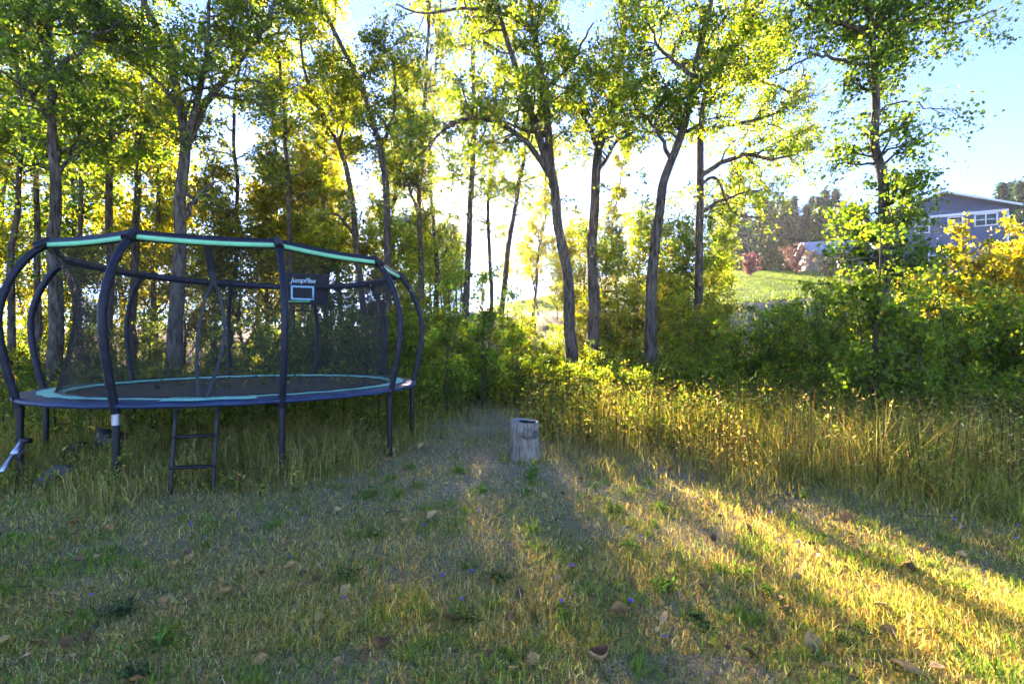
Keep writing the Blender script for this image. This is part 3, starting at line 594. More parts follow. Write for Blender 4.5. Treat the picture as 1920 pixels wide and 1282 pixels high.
# lawn blades on the sunny slope are added with the other grass below
# ------------------------------------------------------------------ houses
def house_blue():
    yaw = math.atan2(-2.6, 5.2)                       # gable wall runs right and towards the viewer
    p0 = at(1763, 360, 46.5); base = np.array([p0[0], p0[1], gz(p0[0], p0[1])])
    h = empty('blue_house', base, 'blue-grey two-storey gabled house with white trim, above the shrubs', 'house', rz=yaw)
    peak = p0[2] - base[2] - .35; xl, xr = -4.2, 4.9; pitch = .36; D = 11
    zl, zr = peak + xl * pitch, peak - xr * pitch
    w = Geo()                                         # gable wall as overlapping boards: relief of the siding
    lo = -2.0; n = 0; z = lo
    while z < peak - .02:
        z2 = min(z + .19, peak)
        def span(q): return (xl if q <= zl else -(peak - q) / pitch, xr if q <= zr else (peak - q) / pitch)
        a0, b0 = span(z); a1, b1 = span(z2)
        w.add([[a0, -.03, z], [b0, -.03, z], [b1, 0, z2], [a1, 0, z2], [a0, 0.02, z], [b0, 0.02, z]], [[0, 1, 2, 3], [4, 5, 1, 0]])
        z = z2
    w.part('gable_wall', M['siding'], h)
    b = Geo(); b.add([[xl, .02, lo], [xl, D, lo], [xl, D, zl], [xl, .02, zl], [xr, .02, lo], [xr, D, lo], [xr, D, zr], [xr, .02, zr]], [[0, 3, 2, 1], [4, 5, 6, 7]]); 
    b.add([[xl, D, lo], [xr, D, lo], [xr, D, zr], [0, D, peak], [xl, D, zl]], [[0, 1, 2, 3], [0, 3, 4, 4]][:1]); b.part('side_wall', M['siding'], h)
    r = Geo()
    for sx, xe in ((-1, xl - .7), (1, xr + .7)):
        ze = peak - abs(xe) * pitch
        r.add([[0, -.7, peak + .30], [xe, -.7, ze + .30], [xe, D + .5, ze + .30], [0, D + .5, peak + .30], [0, -.7, peak + .12], [xe, -.7, ze + .12], [xe, D + .5, ze + .12], [0, D + .5, peak + .12]],
              [[0, 1, 2, 3], [4, 7, 6, 5], [0, 4, 5, 1], [1, 5, 6, 2]])
    ro = r.part('roof', M['roof_dark'], h)
    f = Geo()
    for xe in (xl - .72, xr + .72):
        ze = peak - abs(xe) * pitch
        f.add([[0, -.74, peak + .31], [xe, -.74, ze + .31], [xe, -.74, ze + .10], [0, -.74, peak + .10], [0, -.70, peak + .31], [xe, -.70, ze + .31], [xe, -.70, ze + .1], [0, -.70, peak + .1]], [[0, 3, 2, 1], [4, 5, 6, 7], [0, 1, 5, 4], [3, 7, 6, 2]])
    f.part('fascia', M['white'], ro)
    a = Geo(); a.tube([[.1, .6, peak + .25], [.1, .6, peak + .95]], .02, 5); a.tube([[-.25, .6, peak + .8], [.45, .6, peak + .95]], .015, 5); a.part('antenna', M['alu'], ro)
    bz = 14.12 - base[2]
    t = Geo(); t.box(((xl + xr) / 2, -.06, bz), (xr - xl, .06, .26)); t.part('trim_band', M['white'], h)
    for cx in (xl + .08, xr - .08):
        t = Geo(); t.box((cx, -.05, (lo + bz) / 2 - .1), (.16, .07, bz - lo - .2)); t.part('corner_board', M['white'], h)
    def window(cx, top, ww, hh, split, blind):
        wf = Geo()
        for dx, dz, sx, sz in ((0, -.06, ww + .2, .1), (0, -hh - .04, ww + .2, .1), (-ww / 2 - .03, -hh / 2, .12, hh), (ww / 2 + .03, -hh / 2, .12, hh)): wf.box((cx + dx, -.075, top + dz), (sx, .09, sz))
        if split: wf.box((cx, -.06, top - hh / 2), (.09, .06, hh))
        wo = wf.part('window', M['white'], h)
        cells = [(-ww / 4, ww / 2 - .1), (ww / 4, ww / 2 - .1)] if split else [(0, ww)]
        for dx, cw in cells:
            s = Geo(); s.box((cx + dx, -.045, top - hh / 2), (cw, .02, hh - .1)); s.part('pane', M['glass'], wo)
            s = Geo(); s.box((cx + dx, -.06, top - hh * .52), (cw, .03, .06)); s.part('sash_bar', M['white'], wo)
        if blind: s = Geo(); s.box((cx, -.058, top - hh * .75), (ww - .1, .01, hh * .42)); s.part('blind', M['blind'], wo)
    wt = bz - .12
    window(1.08, wt - .05, 1.0, 1.2, False, True); window(3.3, wt - .02, 1.5, 1.1, True, False); window(-1.4, wt - .05, 1.0, 1.3, False, False)
    window(-.2, wt - 3.0, 1.3, 1.3, True, False)
    v = Geo(); v.box((-.25, -.1, wt - 2.05), (.16, .12, .16)); v.part('wall_lamp', M['white'], h)
house_blue()
def house_pale():
    p = at(1527, 466, 60); base = np.array([p[0], p[1], gz(p[0], p[1])])
    h = empty('pale_house', base, 'low tan house with pale metal roof behind the ornamental tree', 'house', rz=R(-14))
    ez = p[2] - base[2] - .5; L, W, rise = 12, 7, 1.9
    g_ = Geo(); g_.box((L / 2, W / 2, ez / 2 - 1), (L, W, ez + 2)); g_.add([[0, 0, ez], [0, W, ez], [0, W / 2, ez + rise]], [[0, 2, 1]]); g_.add([[L, 0, ez], [L, W, ez], [L, W / 2, ez + rise]], [[0, 1, 2]]); g_.part('wall', M['tan'], h)
    r = Geo()
    for y0, s in ((-.6, 1), (W + .6, -1)):
        zz = ez - .6 * rise / (W / 2)
        r.add([[-.5, y0, zz + .12], [L + .5, y0, zz + .12], [L + .5, W / 2, ez + rise + .12], [-.5, W / 2, ez + rise + .12], [-.5, y0, zz - .06], [L + .5, y0, zz - .06], [L + .5, W / 2, ez + rise - .06], [-.5, W / 2, ez + rise - .06]], [[0, 1, 2, 3], [4, 7, 6, 5], [0, 4, 5, 1], [0, 3, 7, 4], [1, 5, 6, 2]])
    ro = r.part('roof', M['roof'], h)
    s = Geo()
    for k in range(13):
        x = -.4 + k * (L + .8) / 12
        zz = ez - .6 * rise / (W / 2); s.add([[x - .03, -.6, zz + .13], [x + .03, -.6, zz + .13], [x + .03, W / 2, ez + rise + .13], [x - .03, W / 2, ez + rise + .13], [x, -.6, zz + .2], [x, W / 2, ez + rise + .2]], [[0, 4, 5, 3], [4, 1, 2, 5]])
    s.part('roof_seam', M['roof'], ro)
    for x in (2.5, 6.5, 10):
        wv = Geo(); wv.box((x, -.04, ez - 1.4), (1.3, .08, 1.3)); wo = wv.part('window', M['white'], h); q = Geo(); q.box((x, -.09, ez - 1.4), (1.1, .04, 1.1)); q.part('pane', M['glass'], wo)
house_pale()

# ------------------------------------------------------------------ trampoline
TC = np.array([-3.82, 6.91]); TH = 4.092; NP = 10; RF = 2.30; RT = 2.115; HT = 2.62; HB = .94
tz = gz(*TC)
tramp = empty('trampoline', (TC[0], TC[1], 0), 'round black netted trampoline with curved navy poles and mint green trim', 'trampoline')
pa = TH + np.arange(NP) * 2 * np.pi / NP
def pol(a, r, z): return np.array([math.cos(a) * r, math.sin(a) * r, z])
PROF = [(2.335, .84), (2.37, .98), (2.43, 1.25), (2.48, 1.55), (2.49, 1.85), (2.42, 2.15), (2.29, 2.42), (2.15, 2.585), (RT, 2.63)]
for a in pa:
    q = spline([pol(a, r, z) for r, z in PROF], 60)
    g_ = Geo(); rr = .037 + np.random.default_rng(int(a * 99)).normal(size=60) * .0017; rr[0] = .034; rr[-1] = .034; g_.tube(q, rr, 12)
    po = g_.part('pole', M['navy'], tramp, True)
    g_ = Geo(); c = pol(a, RT + .01, 2.625); g_.tube([c + pol(a, .10, -.07), c + pol(a, -.03, .03)], [.046, .046], 10); g_.part('pole_cap', M['black'], po, True)
    x, y = math.cos(a) * 2.335, math.sin(a) * 2.335; zg = gz(x + TC[0], y + TC[1])
    g_ = Geo(); g_.tube([[x, y, zg - .03], [x, y, .45], [x, y, .9]], [.031, .031, .033], 10); g_.tube([[x, y, .5], [x, y, .53]], [.038, .038], 10); lg = g_.part('leg', M['black'], tramp, True)
    g_ = Geo(); g_.tube([[x, y, .74], [x, y, .85]], .04, 10); g_.part('clamp', M['alu'] if abs(a - pa[1]) < .01 else M['black'], lg, True)
for k in range(NP):
    a, b = pol(pa[k], RT, HT), pol(pa[(k + 1) % NP], RT, HT)
    mid = (a + b) / 2; out = unit(np.array([mid[0], mid[1], 0])); n_ = 9; s = np.linspace(0.02, .98, n_)[:, None]
    line = a + (b - a) * s; line[:, 2] -= .018 * np.sin(s[:, 0] * math.pi)
    def strip(prof):
        g_ = Geo(); m = len(prof); V = np.concatenate([line + out * po_ + np.array([0, 0, 1]) * pz for po_, pz in prof])
        F = [[i * n_ + j, i * n_ + j + 1, ((i + 1) % m) * n_ + j + 1, ((i + 1) % m) * n_ + j] for i in range(m) for j in range(n_ - 1)]
        g_.add(V, F); return g_
    so = strip([(.022, .045), (.03, .0), (.024, -.05), (-.02, -.055), (-.03, .0), (-.02, .045)]).part('ring_sleeve', M['navy'], tramp)
    strip([(.034, -.004), (.030, -.052), (.026, -.05), (.028, -.006)]).part('green_stripe', M['mint_stripe'], so)
# net: crossing threads
NPROF = np.array([(.955, 2.03), (1.15, 1.99), (1.4, 1.93), (1.75, 1.88), (2.05, 1.90), (2.3, 1.97), (2.57, 2.08)])
def net_pt(a, z):
    r = np.interp(z, NPROF[:, 0], NPROF[:, 1])
    rel = (a - TH) % (2 * np.pi / NP) - np.pi / NP
    polyf = math.cos(math.pi / NP) / np.cos(rel)
    w = sstep(1.6, 2.55, z); w2 = sstep(1.5, .96, z) * 0
    r = r * (1 - w) + r * polyf * 1.015 * w
    return np.stack([np.cos(a) * r, np.sin(a) * r, z], -1)
NT, KS = 560, 15
z = np.linspace(.955, 2.575, KS)[None]
NV, NF, cnt = [], [], 0
for sgn in (-1, 1):
    a = (np.arange(NT) * 2 * np.pi / NT)[:, None] + sgn * (z - .955) / 2.0
    P = net_pt(a, np.broadcast_to(z, a.shape)); v, f = tubes(P, np.full(P.shape[:2], .00125), 3)
    NV.append(v); NF.append(f + cnt); cnt += len(v)
no = link('net', build_mesh('net', np.concatenate(NV), [np.concatenate(NF)], [M['net']]), tramp)
for zz, rr in ((.965, .014), (2.56, .012)):
    aa = np.linspace(0, 2 * np.pi, 121); g_ = Geo(); g_.tube(net_pt(aa, np.full(121, zz)), rr, 6, False); g_.part('net_hem', M['black'], no)
aD = TH + 1.5 * 2 * np.pi / NP
def net_line(offs, w, name):
    n = 24; o = spline([(x, zz, 0) for x, zz in offs], n); P = net_pt(aD + o[:, 0] / 2.0, o[:, 1]); P *= np.array([1.012, 1.012, 1])
    tg = unit(np.gradient(P, axis=0)); nr = unit(P * np.array([1, 1, 0])); sd = np.cross(tg, nr)
    g_ = Geo(); V = np.concatenate([P + sd * w / 2, P - sd * w / 2, P + sd * w / 2 - nr * .006, P - sd * w / 2 - nr * .006])
    F = [[j, j + 1, n + j + 1, n + j] for j in range(n - 1)] + [[2 * n + j, 3 * n + j, 3 * n + j + 1, 2 * n + j + 1] for j in range(n - 1)]
    g_.add(V, F); g_.part(name, M['black'], no)
net_line([(-.01, 2.60), (.0, 2.4), (.02, 2.16)], .075, 'door_strap')
net_line([(.015, 2.18), (-.07, 2.0), (-.12, 1.72), (-.13, 1.4), (-.085, .96)], .03, 'door_edge')
net_line([(.025, 2.18), (.08, 2.02), (.125, 1.75), (.11, 1.45), (-.01, .96)], .03, 'door_edge')
# bed and pads
def annulus(prof, n=120, amp=None, a0=0, a1=2 * np.pi):
    aa = np.linspace(a0, a1, n); V = []
    for j, (r, zz) in enumerate(prof):
        rr = np.full(n, r) + (amp(aa, j) if amp else 0); V.append(np.stack([np.cos(aa) * rr, np.sin(aa) * rr, np.full(n, zz) + .0025 * np.sin(aa * 31)], -1))
    F = [[j * n + i, j * n + i + 1, (j + 1) * n + i + 1, (j + 1) * n + i] for j in range(len(prof) - 1) for i in range(n - 1)]
    g_ = Geo(); g_.add(np.concatenate(V), F); return g_
g_ = Geo(); aa = np.linspace(0, 2 * np.pi, 72, endpoint=False)
rs = [.0, .7, 1.4, 2.02]; V = np.concatenate([np.stack([np.cos(aa) * r, np.sin(aa) * r, np.full(72, .925 - .02 * (1 - (r / 2) ** 2))], -1) for r in rs])
g_.add(V, [[j * 72 + i, j * 72 + (i + 1) % 72, (j + 1) * 72 + (i + 1) % 72, (j + 1) * 72 + i] for j in range(3) for i in range(72)]); g_.part('jumping_mat', M['mat'], tramp)
pad = annulus([(1.96, .940), (1.98, .957), (2.15, .960), (2.33, .953), (2.375, .943), (2.385, .92), (2.38, .90), (2.36, .90)], 200).part('safety_pad', M['navy_pad'], tramp, True)
per = 2 * np.pi / NP
def wave(a, j): return (np.where(np.mod(a - TH, per * 1.0) / per > .5, .012, -.012) + .018 * np.sin((a - TH) * 10)) * (j >= 2)
annulus([(1.95, .940), (1.975, .963), (2.10, .9655), (2.19, .9645)], 240, wave).part('mint_trim', M['mint'], pad)
annulus([(1.98, .967), (2.1, .971), (2.24, .970), (2.335, .9615)], 40, None, pa[1] + .16, pa[2] - .1).part('mint_panel', M['mint'], pad)
g_ = Geo(); aa = np.linspace(0, 2 * np.pi, 97); g_.tube(np.stack([np.cos(aa) * 2.33, np.sin(aa) * 2.33, np.full(97, .912)], -1), .022, 8, False); g_.part('frame', M['black'], tramp, True)
def text_mesh(s, size, shear=.2, ext=0.0):
    cu = bpy.data.curves.new('lettering', 'FONT'); cu.body = s; cu.size = size; cu.shear = shear; cu.align_x = 'CENTER'; cu.align_y = 'CENTER'; cu.extrude = ext; cu.offset = size * .012; cu.space_character = .92
    o = bpy.data.objects.new('lettering', cu); C.objects.link(o)
    me = bpy.data.meshes.new_from_object(o.evaluated_get(bpy.context.evaluated_depsgraph_get()))
    bpy.data.objects.remove(o); return me
# lettering printed on the mint panel, bent round the rim
me = text_mesh('JumpFlex', .20, .35)
co = np.zeros(len(me.vertices) * 3, np.float32); me.vertices.foreach_get('co', co); co = co.reshape(-1, 3)
am = (pa[1] + .16 + pa[2] - .1) / 2; an = am + co[:, 0] / 2.14; rr = 2.14 - co[:, 1] * .9
co2 = np.stack([np.cos(an) * rr, np.sin(an) * rr, np.full(len(an), .976)], -1).astype(np.float32); me.vertices.foreach_set('co', co2.ravel()); me.update(); me.materials.clear(); me.materials.append(M['ink'])
link('pad_lettering', me, pad)
# ladder
lad = empty('ladder', (0, 0, 0), 'black two-rung step ladder hooked on the trampoline rim', 'ladder')
def rim_pt(px, r): 
    lo, hi = math.pi, 2 * math.pi
    best = min(np.linspace(pa[0], pa[3], 400), key=lambda q: abs(960 + FOC * (TC[0] + math.cos(q) * r) / (TC[1] + math.sin(q) * r) - px)); return best
aL, aR = rim_pt(331, 2.43), rim_pt(407, 2.43)
tops = [np.array([*TC, 0]) + pol(a, 2.44, .87) for a in (aL, aR)]; outv = unit(pol((aL + aR) / 2, 1, 0))
bots = [t + outv * .17 for t in tops]
for b in bots: b[2] = gz(b[0], b[1]) - .02
for t, b in zip(tops, bots):
    g_ = Geo(); g_.tube([t - outv * .06 + np.array([0, 0, .0]), t + np.array([0, 0, .015]), t + (b - t) * .15, b], .017, 8); g_.part('rail', M['black'], lad, True)
for f in (.30, .66):
    p, q = (t + (b - t) * f for t, b in zip(tops, bots)); g_ = Geo(); d = unit(q - p); g_.box((p + q) / 2, (np.linalg.norm(q - p) + .02, .055, .022), np.stack([d, unit(np.cross([0, 0, 1], d)), [0, 0, 1]], -1)); g_.part('rung', M['black'], lad)
# basketball board on a far pole
aB = pa[6] + .02
bc = np.array([*TC, 0]) + pol(aB, 1.98, 2.56); nrm = -unit(pol(aB, 1, 0)); nrm = unit(nrm + np.array([.35, -.1, 0])); rgt = unit(np.cross([0, 0, 1.], -nrm)) * -1
rgt = unit(np.cross(nrm, [0, 0, -1.])); upv = np.array([0, 0, 1.])
if rgt[0] < 0: rgt = -rgt
bb = empty('basketball_board', bc, 'dark mesh basketball backboard with pale blue rectangle hung inside the net', 'basketball hoop')
def bpt(u, v, d): return rgt * u + upv * v + nrm * d
bw, bh = .42, .30
g_ = Geo(); nu, nv = 13, 9; V = []
for d in (0.004, -.004):
    for i in range(nu):
        for j in range(nv):
            u, v = -1 + 2 * i / (nu - 1), -1 + 2 * j / (nv - 1); V.append(bpt(u * bw * (1 - .02 * (1 - v * v)), v * bh * (1 - .05 * (1 - u * u)) - .012 * u, d))
F = [[s * nu * nv + i * nv + j, s * nu * nv + (i + 1) * nv + j, s * nu * nv + (i + 1) * nv + j + 1, s * nu * nv + i * nv + j + 1] for s in (0, 1) for i in range(nu - 1) for j in range(nv - 1)]
g_.add(V, F); board = g_.part('board', M['mesh_board'], bb)
def flat(u0, u1, v0, v1, d, mat, name, par):
    g_ = Geo(); g_.add([bpt(u0, v0, d), bpt(u1, v0, d), bpt(u1, v1, d), bpt(u0, v1, d)], [[0, 1, 2, 3]]); return g_.part(name, mat, par)
g_ = Geo()
for (u0, u1, v0, v1) in ((-.23, .17, .02, .055), (-.23, .17, -.21, -.175), (-.23, -.195, -.175, .02), (.135, .17, -.175, .02)):
    g_.add([bpt(u0, v0, .009), bpt(u1, v0, .009), bpt(u1, v1, .009), bpt(u0, v1, .009)], [[0, 1, 2, 3]])
g_.part('printed_rectangle', M['board_blue'], board)
g_ = Geo(); g_.tube([bpt(-.28, -.248, .02), bpt(.1, -.236, .02)], .016, 8); g_.part('foam_bar', M['foam_green'], bb, True)
for ext_, mt, dd, sc in ((0, M['board_blue'], .008, 1.0),):
    me = text_mesh('JumpFlex', .125, .3); co = np.zeros(len(me.vertices) * 3, np.float32); me.vertices.foreach_get('co', co); co = co.reshape(-1, 3)
    co2 = np.array([bpt(c[0] - .02, c[1] + .15, .010) for c in co], np.float32); me.vertices.foreach_set('co', co2.ravel()); me.update(); me.materials.clear(); me.materials.append(M['board_white']); link('board_lettering', me, board)
g_ = Geo(); aa = np.linspace(0, 2 * np.pi, 25); g_.tube([bpt(-.03 + .15 * math.cos(t), -.42, .2 + .15 * math.sin(t)) for t in aa], .008, 6, False); hoop = g_.part('hoop', M['black'], bb, True)
g_ = Geo(); g_.tube([bpt(-.03, -.24, .01), bpt(-.03, -.42, .05)], .016, 6); g_.part('bracket', M['black'], hoop)

# ------------------------------------------------------------------ things on the ground
def rock(name, label, px, py, Y, size, seed, group=None):
    bm = bmesh.new(); bmesh.ops.create_icosphere(bm, subdivisions=3, radius=1); g = np.random.default_rng(seed); k = g.normal(size=(6, 3)) * 1.6; ph = g.uniform(0, 6, 6)
    for v in bm.verts:
        d = sum(abs(math.sin(np.dot(k[i], v.co) + ph[i])) - .6 for i in range(6)) * .16; v.co *= (1 + d); v.co.z = max(v.co.z, -.35); v.co.x *= size[0]; v.co.y *= size[1]; v.co.z *= size[2]
    me = bpy.data.meshes.new(name); bm.to_mesh(me); bm.free(); me.materials.append(M['stone']); me.polygons.foreach_set('use_smooth', np.ones(len(me.polygons), bool))
    x = (px - 960) / FOC * Y; o = link(name, me, None, (x, Y, gz(x, Y) - size[2] * .1)); o.rotation_euler.z = g.uniform(0, 6); return tag(o, label, 'rock', group)
rock('rock', 'broad pale grey rock in the grass before the trampoline legs', 118, 862, 4.95, (.22, .16, .15), 1)
rock('rock', 'small angular grey rock next to the broad pale one', 158, 860, 5.05, (.11, .1, .11), 2)
rock('rock', 'rounded grey rock beside the leaning black board under the trampoline', 148, 805, 6.0, (.17, .15, .19), 3)
rock('rock', 'low stone sunk in the grass beside the broad pale rock', 86, 880, 4.7, (.12, .1, .1), 4)
c = at(205, 812, 5.9); g_ = Geo(); Mr = np.array(Matrix.Rotation(R(12), 3, 'Y') @ Matrix.Rotation(R(-8), 3, 'X')); g_.box((0, 0, .18), (.36, .03, .3), Mr)
tag(g_.part('board', M['black'], None, loc=(c[0], c[1], gz(c[0], c[1]))), 'thin black board leaning under the trampoline by the rocks', 'board')
fp = empty('folding_pole', (*at(20, 860, 4.75)[:2], gz(-4.9, 4.75)), 'silver aluminium folding pole propped on the trampoline leg', 'pole')
p0, p1 = at(2, 885, 4.6), at(44, 826, 4.95); p0[2] = max(p0[2], gz(*p0[:2]) + .03); fl = np.array(fp.location)
for (s, e, r, nm) in ((0, .62, .018, 'lower_tube'), (.55, 1, .026, 'upper_tube')):
    g_ = Geo(); d = unit(p1 - p0); X_ = unit(np.cross(d, [0, 0, 1])); g_.box((p0 + (p1 - p0) * (s + e) / 2) - fl, (np.linalg.norm(p1 - p0) * (e - s), r * 2, r * 1.2), np.stack([d, X_, np.cross(d, X_)], -1)); g_.part(nm, M['alu'], fp)
g_ = Geo(); q0 = p0 + (p1 - p0) * .55 + np.array([.05, .0, -.02]); g_.tube([q0 - fl, p0 + (p1 - p0) * .9 + np.array([.05, 0, -.04]) - fl], .012, 8); g_.part('brace', M['alu'], fp)
g_ = Geo(); g_.box(p1 - fl + np.array([.02, 0, .0]), (.09, .05, .05)); g_.part('hinge', M['black'], fp)

# log stump
sx, sy = at(983, 872, 5.98)[:2]; sz = gz(sx, sy)
st = empty('log_stump', (sx, sy, sz), 'weathered grey upright log stump with a sawn branch stub, on the short grass', 'stump')
n = 40; aa = np.linspace(0, 2 * np.pi, n, endpoint=False); g = np.random.default_rng(5); V = []; zs = [-.04, .05, .18, .32, .42, .485, .497]
rad = 0.172 + .013 * np.sin(2 * aa + .6) + .009 * np.sin(3 * aa + 1) + .005 * np.sin(7 * aa) + g.normal(size=n) * .003
for k, zz in enumerate(zs):
    rr = rad * (1.2 - .2 * min(1, zz / .22)) * (.972 if k == 6 else 1) * (1 + .012 * np.sin(5 * aa + zz * 9)); V.append(np.stack([np.cos(aa) * rr, np.sin(aa) * rr, np.full(n, zz) - (.10 * np.cos(aa + .5) * rr if k > 3 else 0)], -1))
g_ = Geo(); g_.add(np.concatenate(V), [[k * n + i, k * n + (i + 1) % n, (k + 1) * n + (i + 1) % n, (k + 1) * n + i] for k in range(len(zs) - 1) for i in range(n)]); lo_ = g_.part('log', M['log'], st, True)
g_ = Geo(); V = [np.stack([np.cos(aa) * rad * f * (1 + .012 * np.sin(5 * aa + .497 * 9)), np.sin(aa) * rad * f * (1 + .012 * np.sin(5 * aa + .497 * 9)), np.full(n, .497 + .004 * math.sin(f * 9)) - .10 * np.cos(aa + .5) * rad * f], -1) for f in (.972, .6, .2)]
g_.add(np.concatenate(V), [[k * n + i, k * n + (i + 1) % n, (k + 1) * n + (i + 1) % n, (k + 1) * n + i] for k in range(2) for i in range(n)]); g_.add(np.vstack([V[2], [[0, 0, .497]]]), [[i, (i + 1) % n, n] for i in range(n)]); g_.part('sawn_top', M['log_end'], lo_)
g_ = Geo(); g_.box((.05, -.09, .497), (.17, .035, .016), np.array(Matrix.Rotation(.15, 3, 'Z'))); g_.box((-.01, -.06, .503), (.1, .05, .012), np.array(Matrix.Rotation(-.3, 3, 'Z'))); g_.part('rot_crack', M['crack'], lo_)
b0, b1 = np.array([-.04, -.08, .36]), np.array([.125, -.27, .375]); g_ = Geo(); g_.tube(spline([b0, (b0 + b1) / 2, b1], 6), [.085, .08, .07, .062, .056, .054], 16, False); sb = g_.part('branch_stub', M['log'], st, True)
d = unit(b1 - b0); A_ = unit(np.cross(d, [0, 0, 1])); B_ = np.cross(d, A_); g_ = Geo(); a2 = np.linspace(0, 2 * np.pi, 16, endpoint=False); V = b1 + .0535 * (np.cos(a2)[:, None] * A_ + np.sin(a2)[:, None] * B_); g_.add(np.vstack([V, b1 + d * .002]), [[i, (i + 1) % 16, 16] for i in range(16)]); g_.part('stub_end', M['stub_end'], sb)

# fallen leaves
def dry_leaf(seed, curl, mat):
    g = np.random.default_rng(seed); nu, nv = 7, 7; V = []
    for i in range(nu):
        t = i / (nu - 1); w = (math.sin(math.pi * min(1, t * .97 + .03)) ** .8) * .42 * (1.35 - .75 * t)
        for j in range(nv):
            s = -1 + 2 * j / (nv - 1); x, y = s * w * (1 + .1 * math.sin(9 * t + 3 * s)), t - .5
            V.append((x, y, curl * (1.1 * x * x + .9 * y * y) + (.3 + .25 * curl) * abs(x) + .05 * math.sin(7 * x + seed) * math.cos(5 * y) + .03 * g.normal() * .4))
    V = np.array(V); V[:, 2] -= V[:, 2].min()
    F = [[i * nv + j, (i + 1) * nv + j, (i + 1) * nv + j + 1, i * nv + j + 1] for i in range(nu - 1) for j in range(nv - 1)]
    return build_mesh('fallen_leaf', V, [F], [mat], smooth=True)
LM = [plain('dry_leaf_tan', (.44, .25, .09), .75, var=.4, scale=4, spec=.08), plain('dry_leaf_orange', (.36, .17, .06), .75, var=.35, scale=4, spec=.08), plain('dry_leaf_pale', (.56, .35, .15), .75, var=.25, scale=4, spec=.08), plain('dry_leaf_brown', (.19, .10, .05), .8, var=.35, scale=4, spec=.08)]
LW = ['tan', 'orange', 'pale cream', 'brown']
LMESH = [[dry_leaf(m * 5 + s, c, LM[m]) for s, c in ((1, .5), (2, .9), (3, -.35))] for m in range(4)]
LEAVES = [(145, 1005, 0, .085), (203, 1020, 1, .09), (312, 1137, 0, .08), (70, 1215, 1, .07), (758, 992, 2, .08), (810, 985, 2, .1), (716, 1067, 0, .08), (772, 1035, 0, .05), (960, 1156, 2, .06), (998, 1177, 1, .085), (846, 1187, 3, .11), (1166, 1162, 1, .1), (1523, 1218, 0, .1),
 (1400, 995, 1, .09), (1128, 932, 2, .08), (1020, 948, 2, .08), (1258, 877, 1, .12), (1186, 1105, 1, .07), (1070, 1082, 1, .06), (425, 1120, 0, .09), (365, 952, 0, .06), (350, 933, 2, .11), (118, 928, 0, .12), (632, 968, 2, .08), (515, 948, 1, .07), (670, 1240, 0, .06), (1290, 1185, 2, .05), (1663, 1190, 0, .08), (1700, 1265, 0, .11), (1560, 1265, 0, .07),
 (1455, 1128, 0, .07), (1650, 1140, 2, .08), (1085, 1045, 2, .05), (868, 1010, 2, .05), (1330, 950, 2, .06), (1275, 953, 2, .06), (310, 1085, 3, .08), (150, 1070, 3, .07), (355, 1062, 0, .07), (185, 1067, 2, .06), (555, 1000, 2, .05), (620, 985, 0, .06), (790, 845, 2, .09), (740, 858, 2, .08), (705, 862, 1, .06), (820, 978, 0, .07), (1020, 1040, 0, .06), (1240, 1070, 0, .06), (485, 1250, 0, .06), (720, 1235, 3, .1), (1090, 905, 1, .08), (1105, 945, 1, .06), (1800, 1040, 2, .06), (1590, 975, 1, .12), (1700, 1060, 1, .1), (880, 965, 1, .06), (960, 950, 1, .05), (650, 1075, 1, .05), (540, 1025, 1, .05)]
g = np.random.default_rng(21)
for _ in range(110):
    py = 850 + 430 * g.random() ** .8; LEAVES.append((g.uniform(-60, 1980), py, int(g.choice([0, 0, 1, 1, 2, 3, 3])), g.uniform(.03, .07)))
GP = [((-2.9, 4.3), 'near the foot of the ladder'), ((.15, 5.6), 'near the log stump'), ((.41, 2.25), 'close to the tan cup-shaped leaf'), ((-4.3, 4.4), 'near the grey rocks'), ((-1.6, 5.2), 'beside the trampoline near the sapling'), ((2.4, 4.4), 'at the foot of the weedy edge'), ((2.2, 2.9), 'on the sunlit strip beyond the cup-shaped leaf'), ((-1.4, 2.9), 'midway between ladder and cup-shaped leaf'), ((-3.2, 3.2), 'on the bare turf before ladder and rocks'), ((.2, 3.8), 'between the stump and the cup-shaped leaf'), ((3.6, 3.6), 'by the weeds under the lone cottonwood')]
def ground_place(x, y): return min(GP, key=lambda q: (q[0][0] - x) ** 2 + (q[0][1] - y) ** 2)[1]
def in_weeds(x, y): return y > np.interp(x, [-9, -2.2, -1.2, .2, 2.3, 4.3, 9], [4.2, 4.4, 8, 6.7, 4.8, 4.1, 3.6])
for px, py, m, s in LEAVES:
    Y = CAMH * FOC / (py - HORIZON); x = (px - 960) / FOC * Y
    if in_weeds(x, Y) and s < .075: continue
    o = link('fallen_leaf', LMESH[m][int(g.integers(0, 3))], None, (x, Y, gz(x, Y) + .034)); o.rotation_euler = (g.normal() * .5, g.normal() * .5, g.uniform(0, 6.28)); o.scale = (s * .95, s * 1.2, s)
    tag(o, 'curled %s fallen leaf on the turf %s' % (LW[m], ground_place(x, Y)), 'leaf', LW[m] + ' fallen leaves')
o = None
Y = CAMH * FOC / (1245 - HORIZON); x = (1122 - 960) / FOC * Y
cupm = plain('cup_fungus_skin', (.44, .26, .11), .8, var=.3, scale=22, spec=.05); cupd = plain('cup_fungus_inside', (.20, .08, .03), .8, var=.6, scale=30)
cup = empty('cup_leaf', (x, Y, gz(x, Y)), 'large tan cup-shaped curled leaf with dark brown inside, on bare foreground turf', 'leaf', rz=.3)
n = 28; aa = np.linspace(0, 2 * np.pi, n, endpoint=False); g_ = Geo()
rim = 1 + .12 * np.sin(3 * aa + 1) + .06 * np.sin(7 * aa)
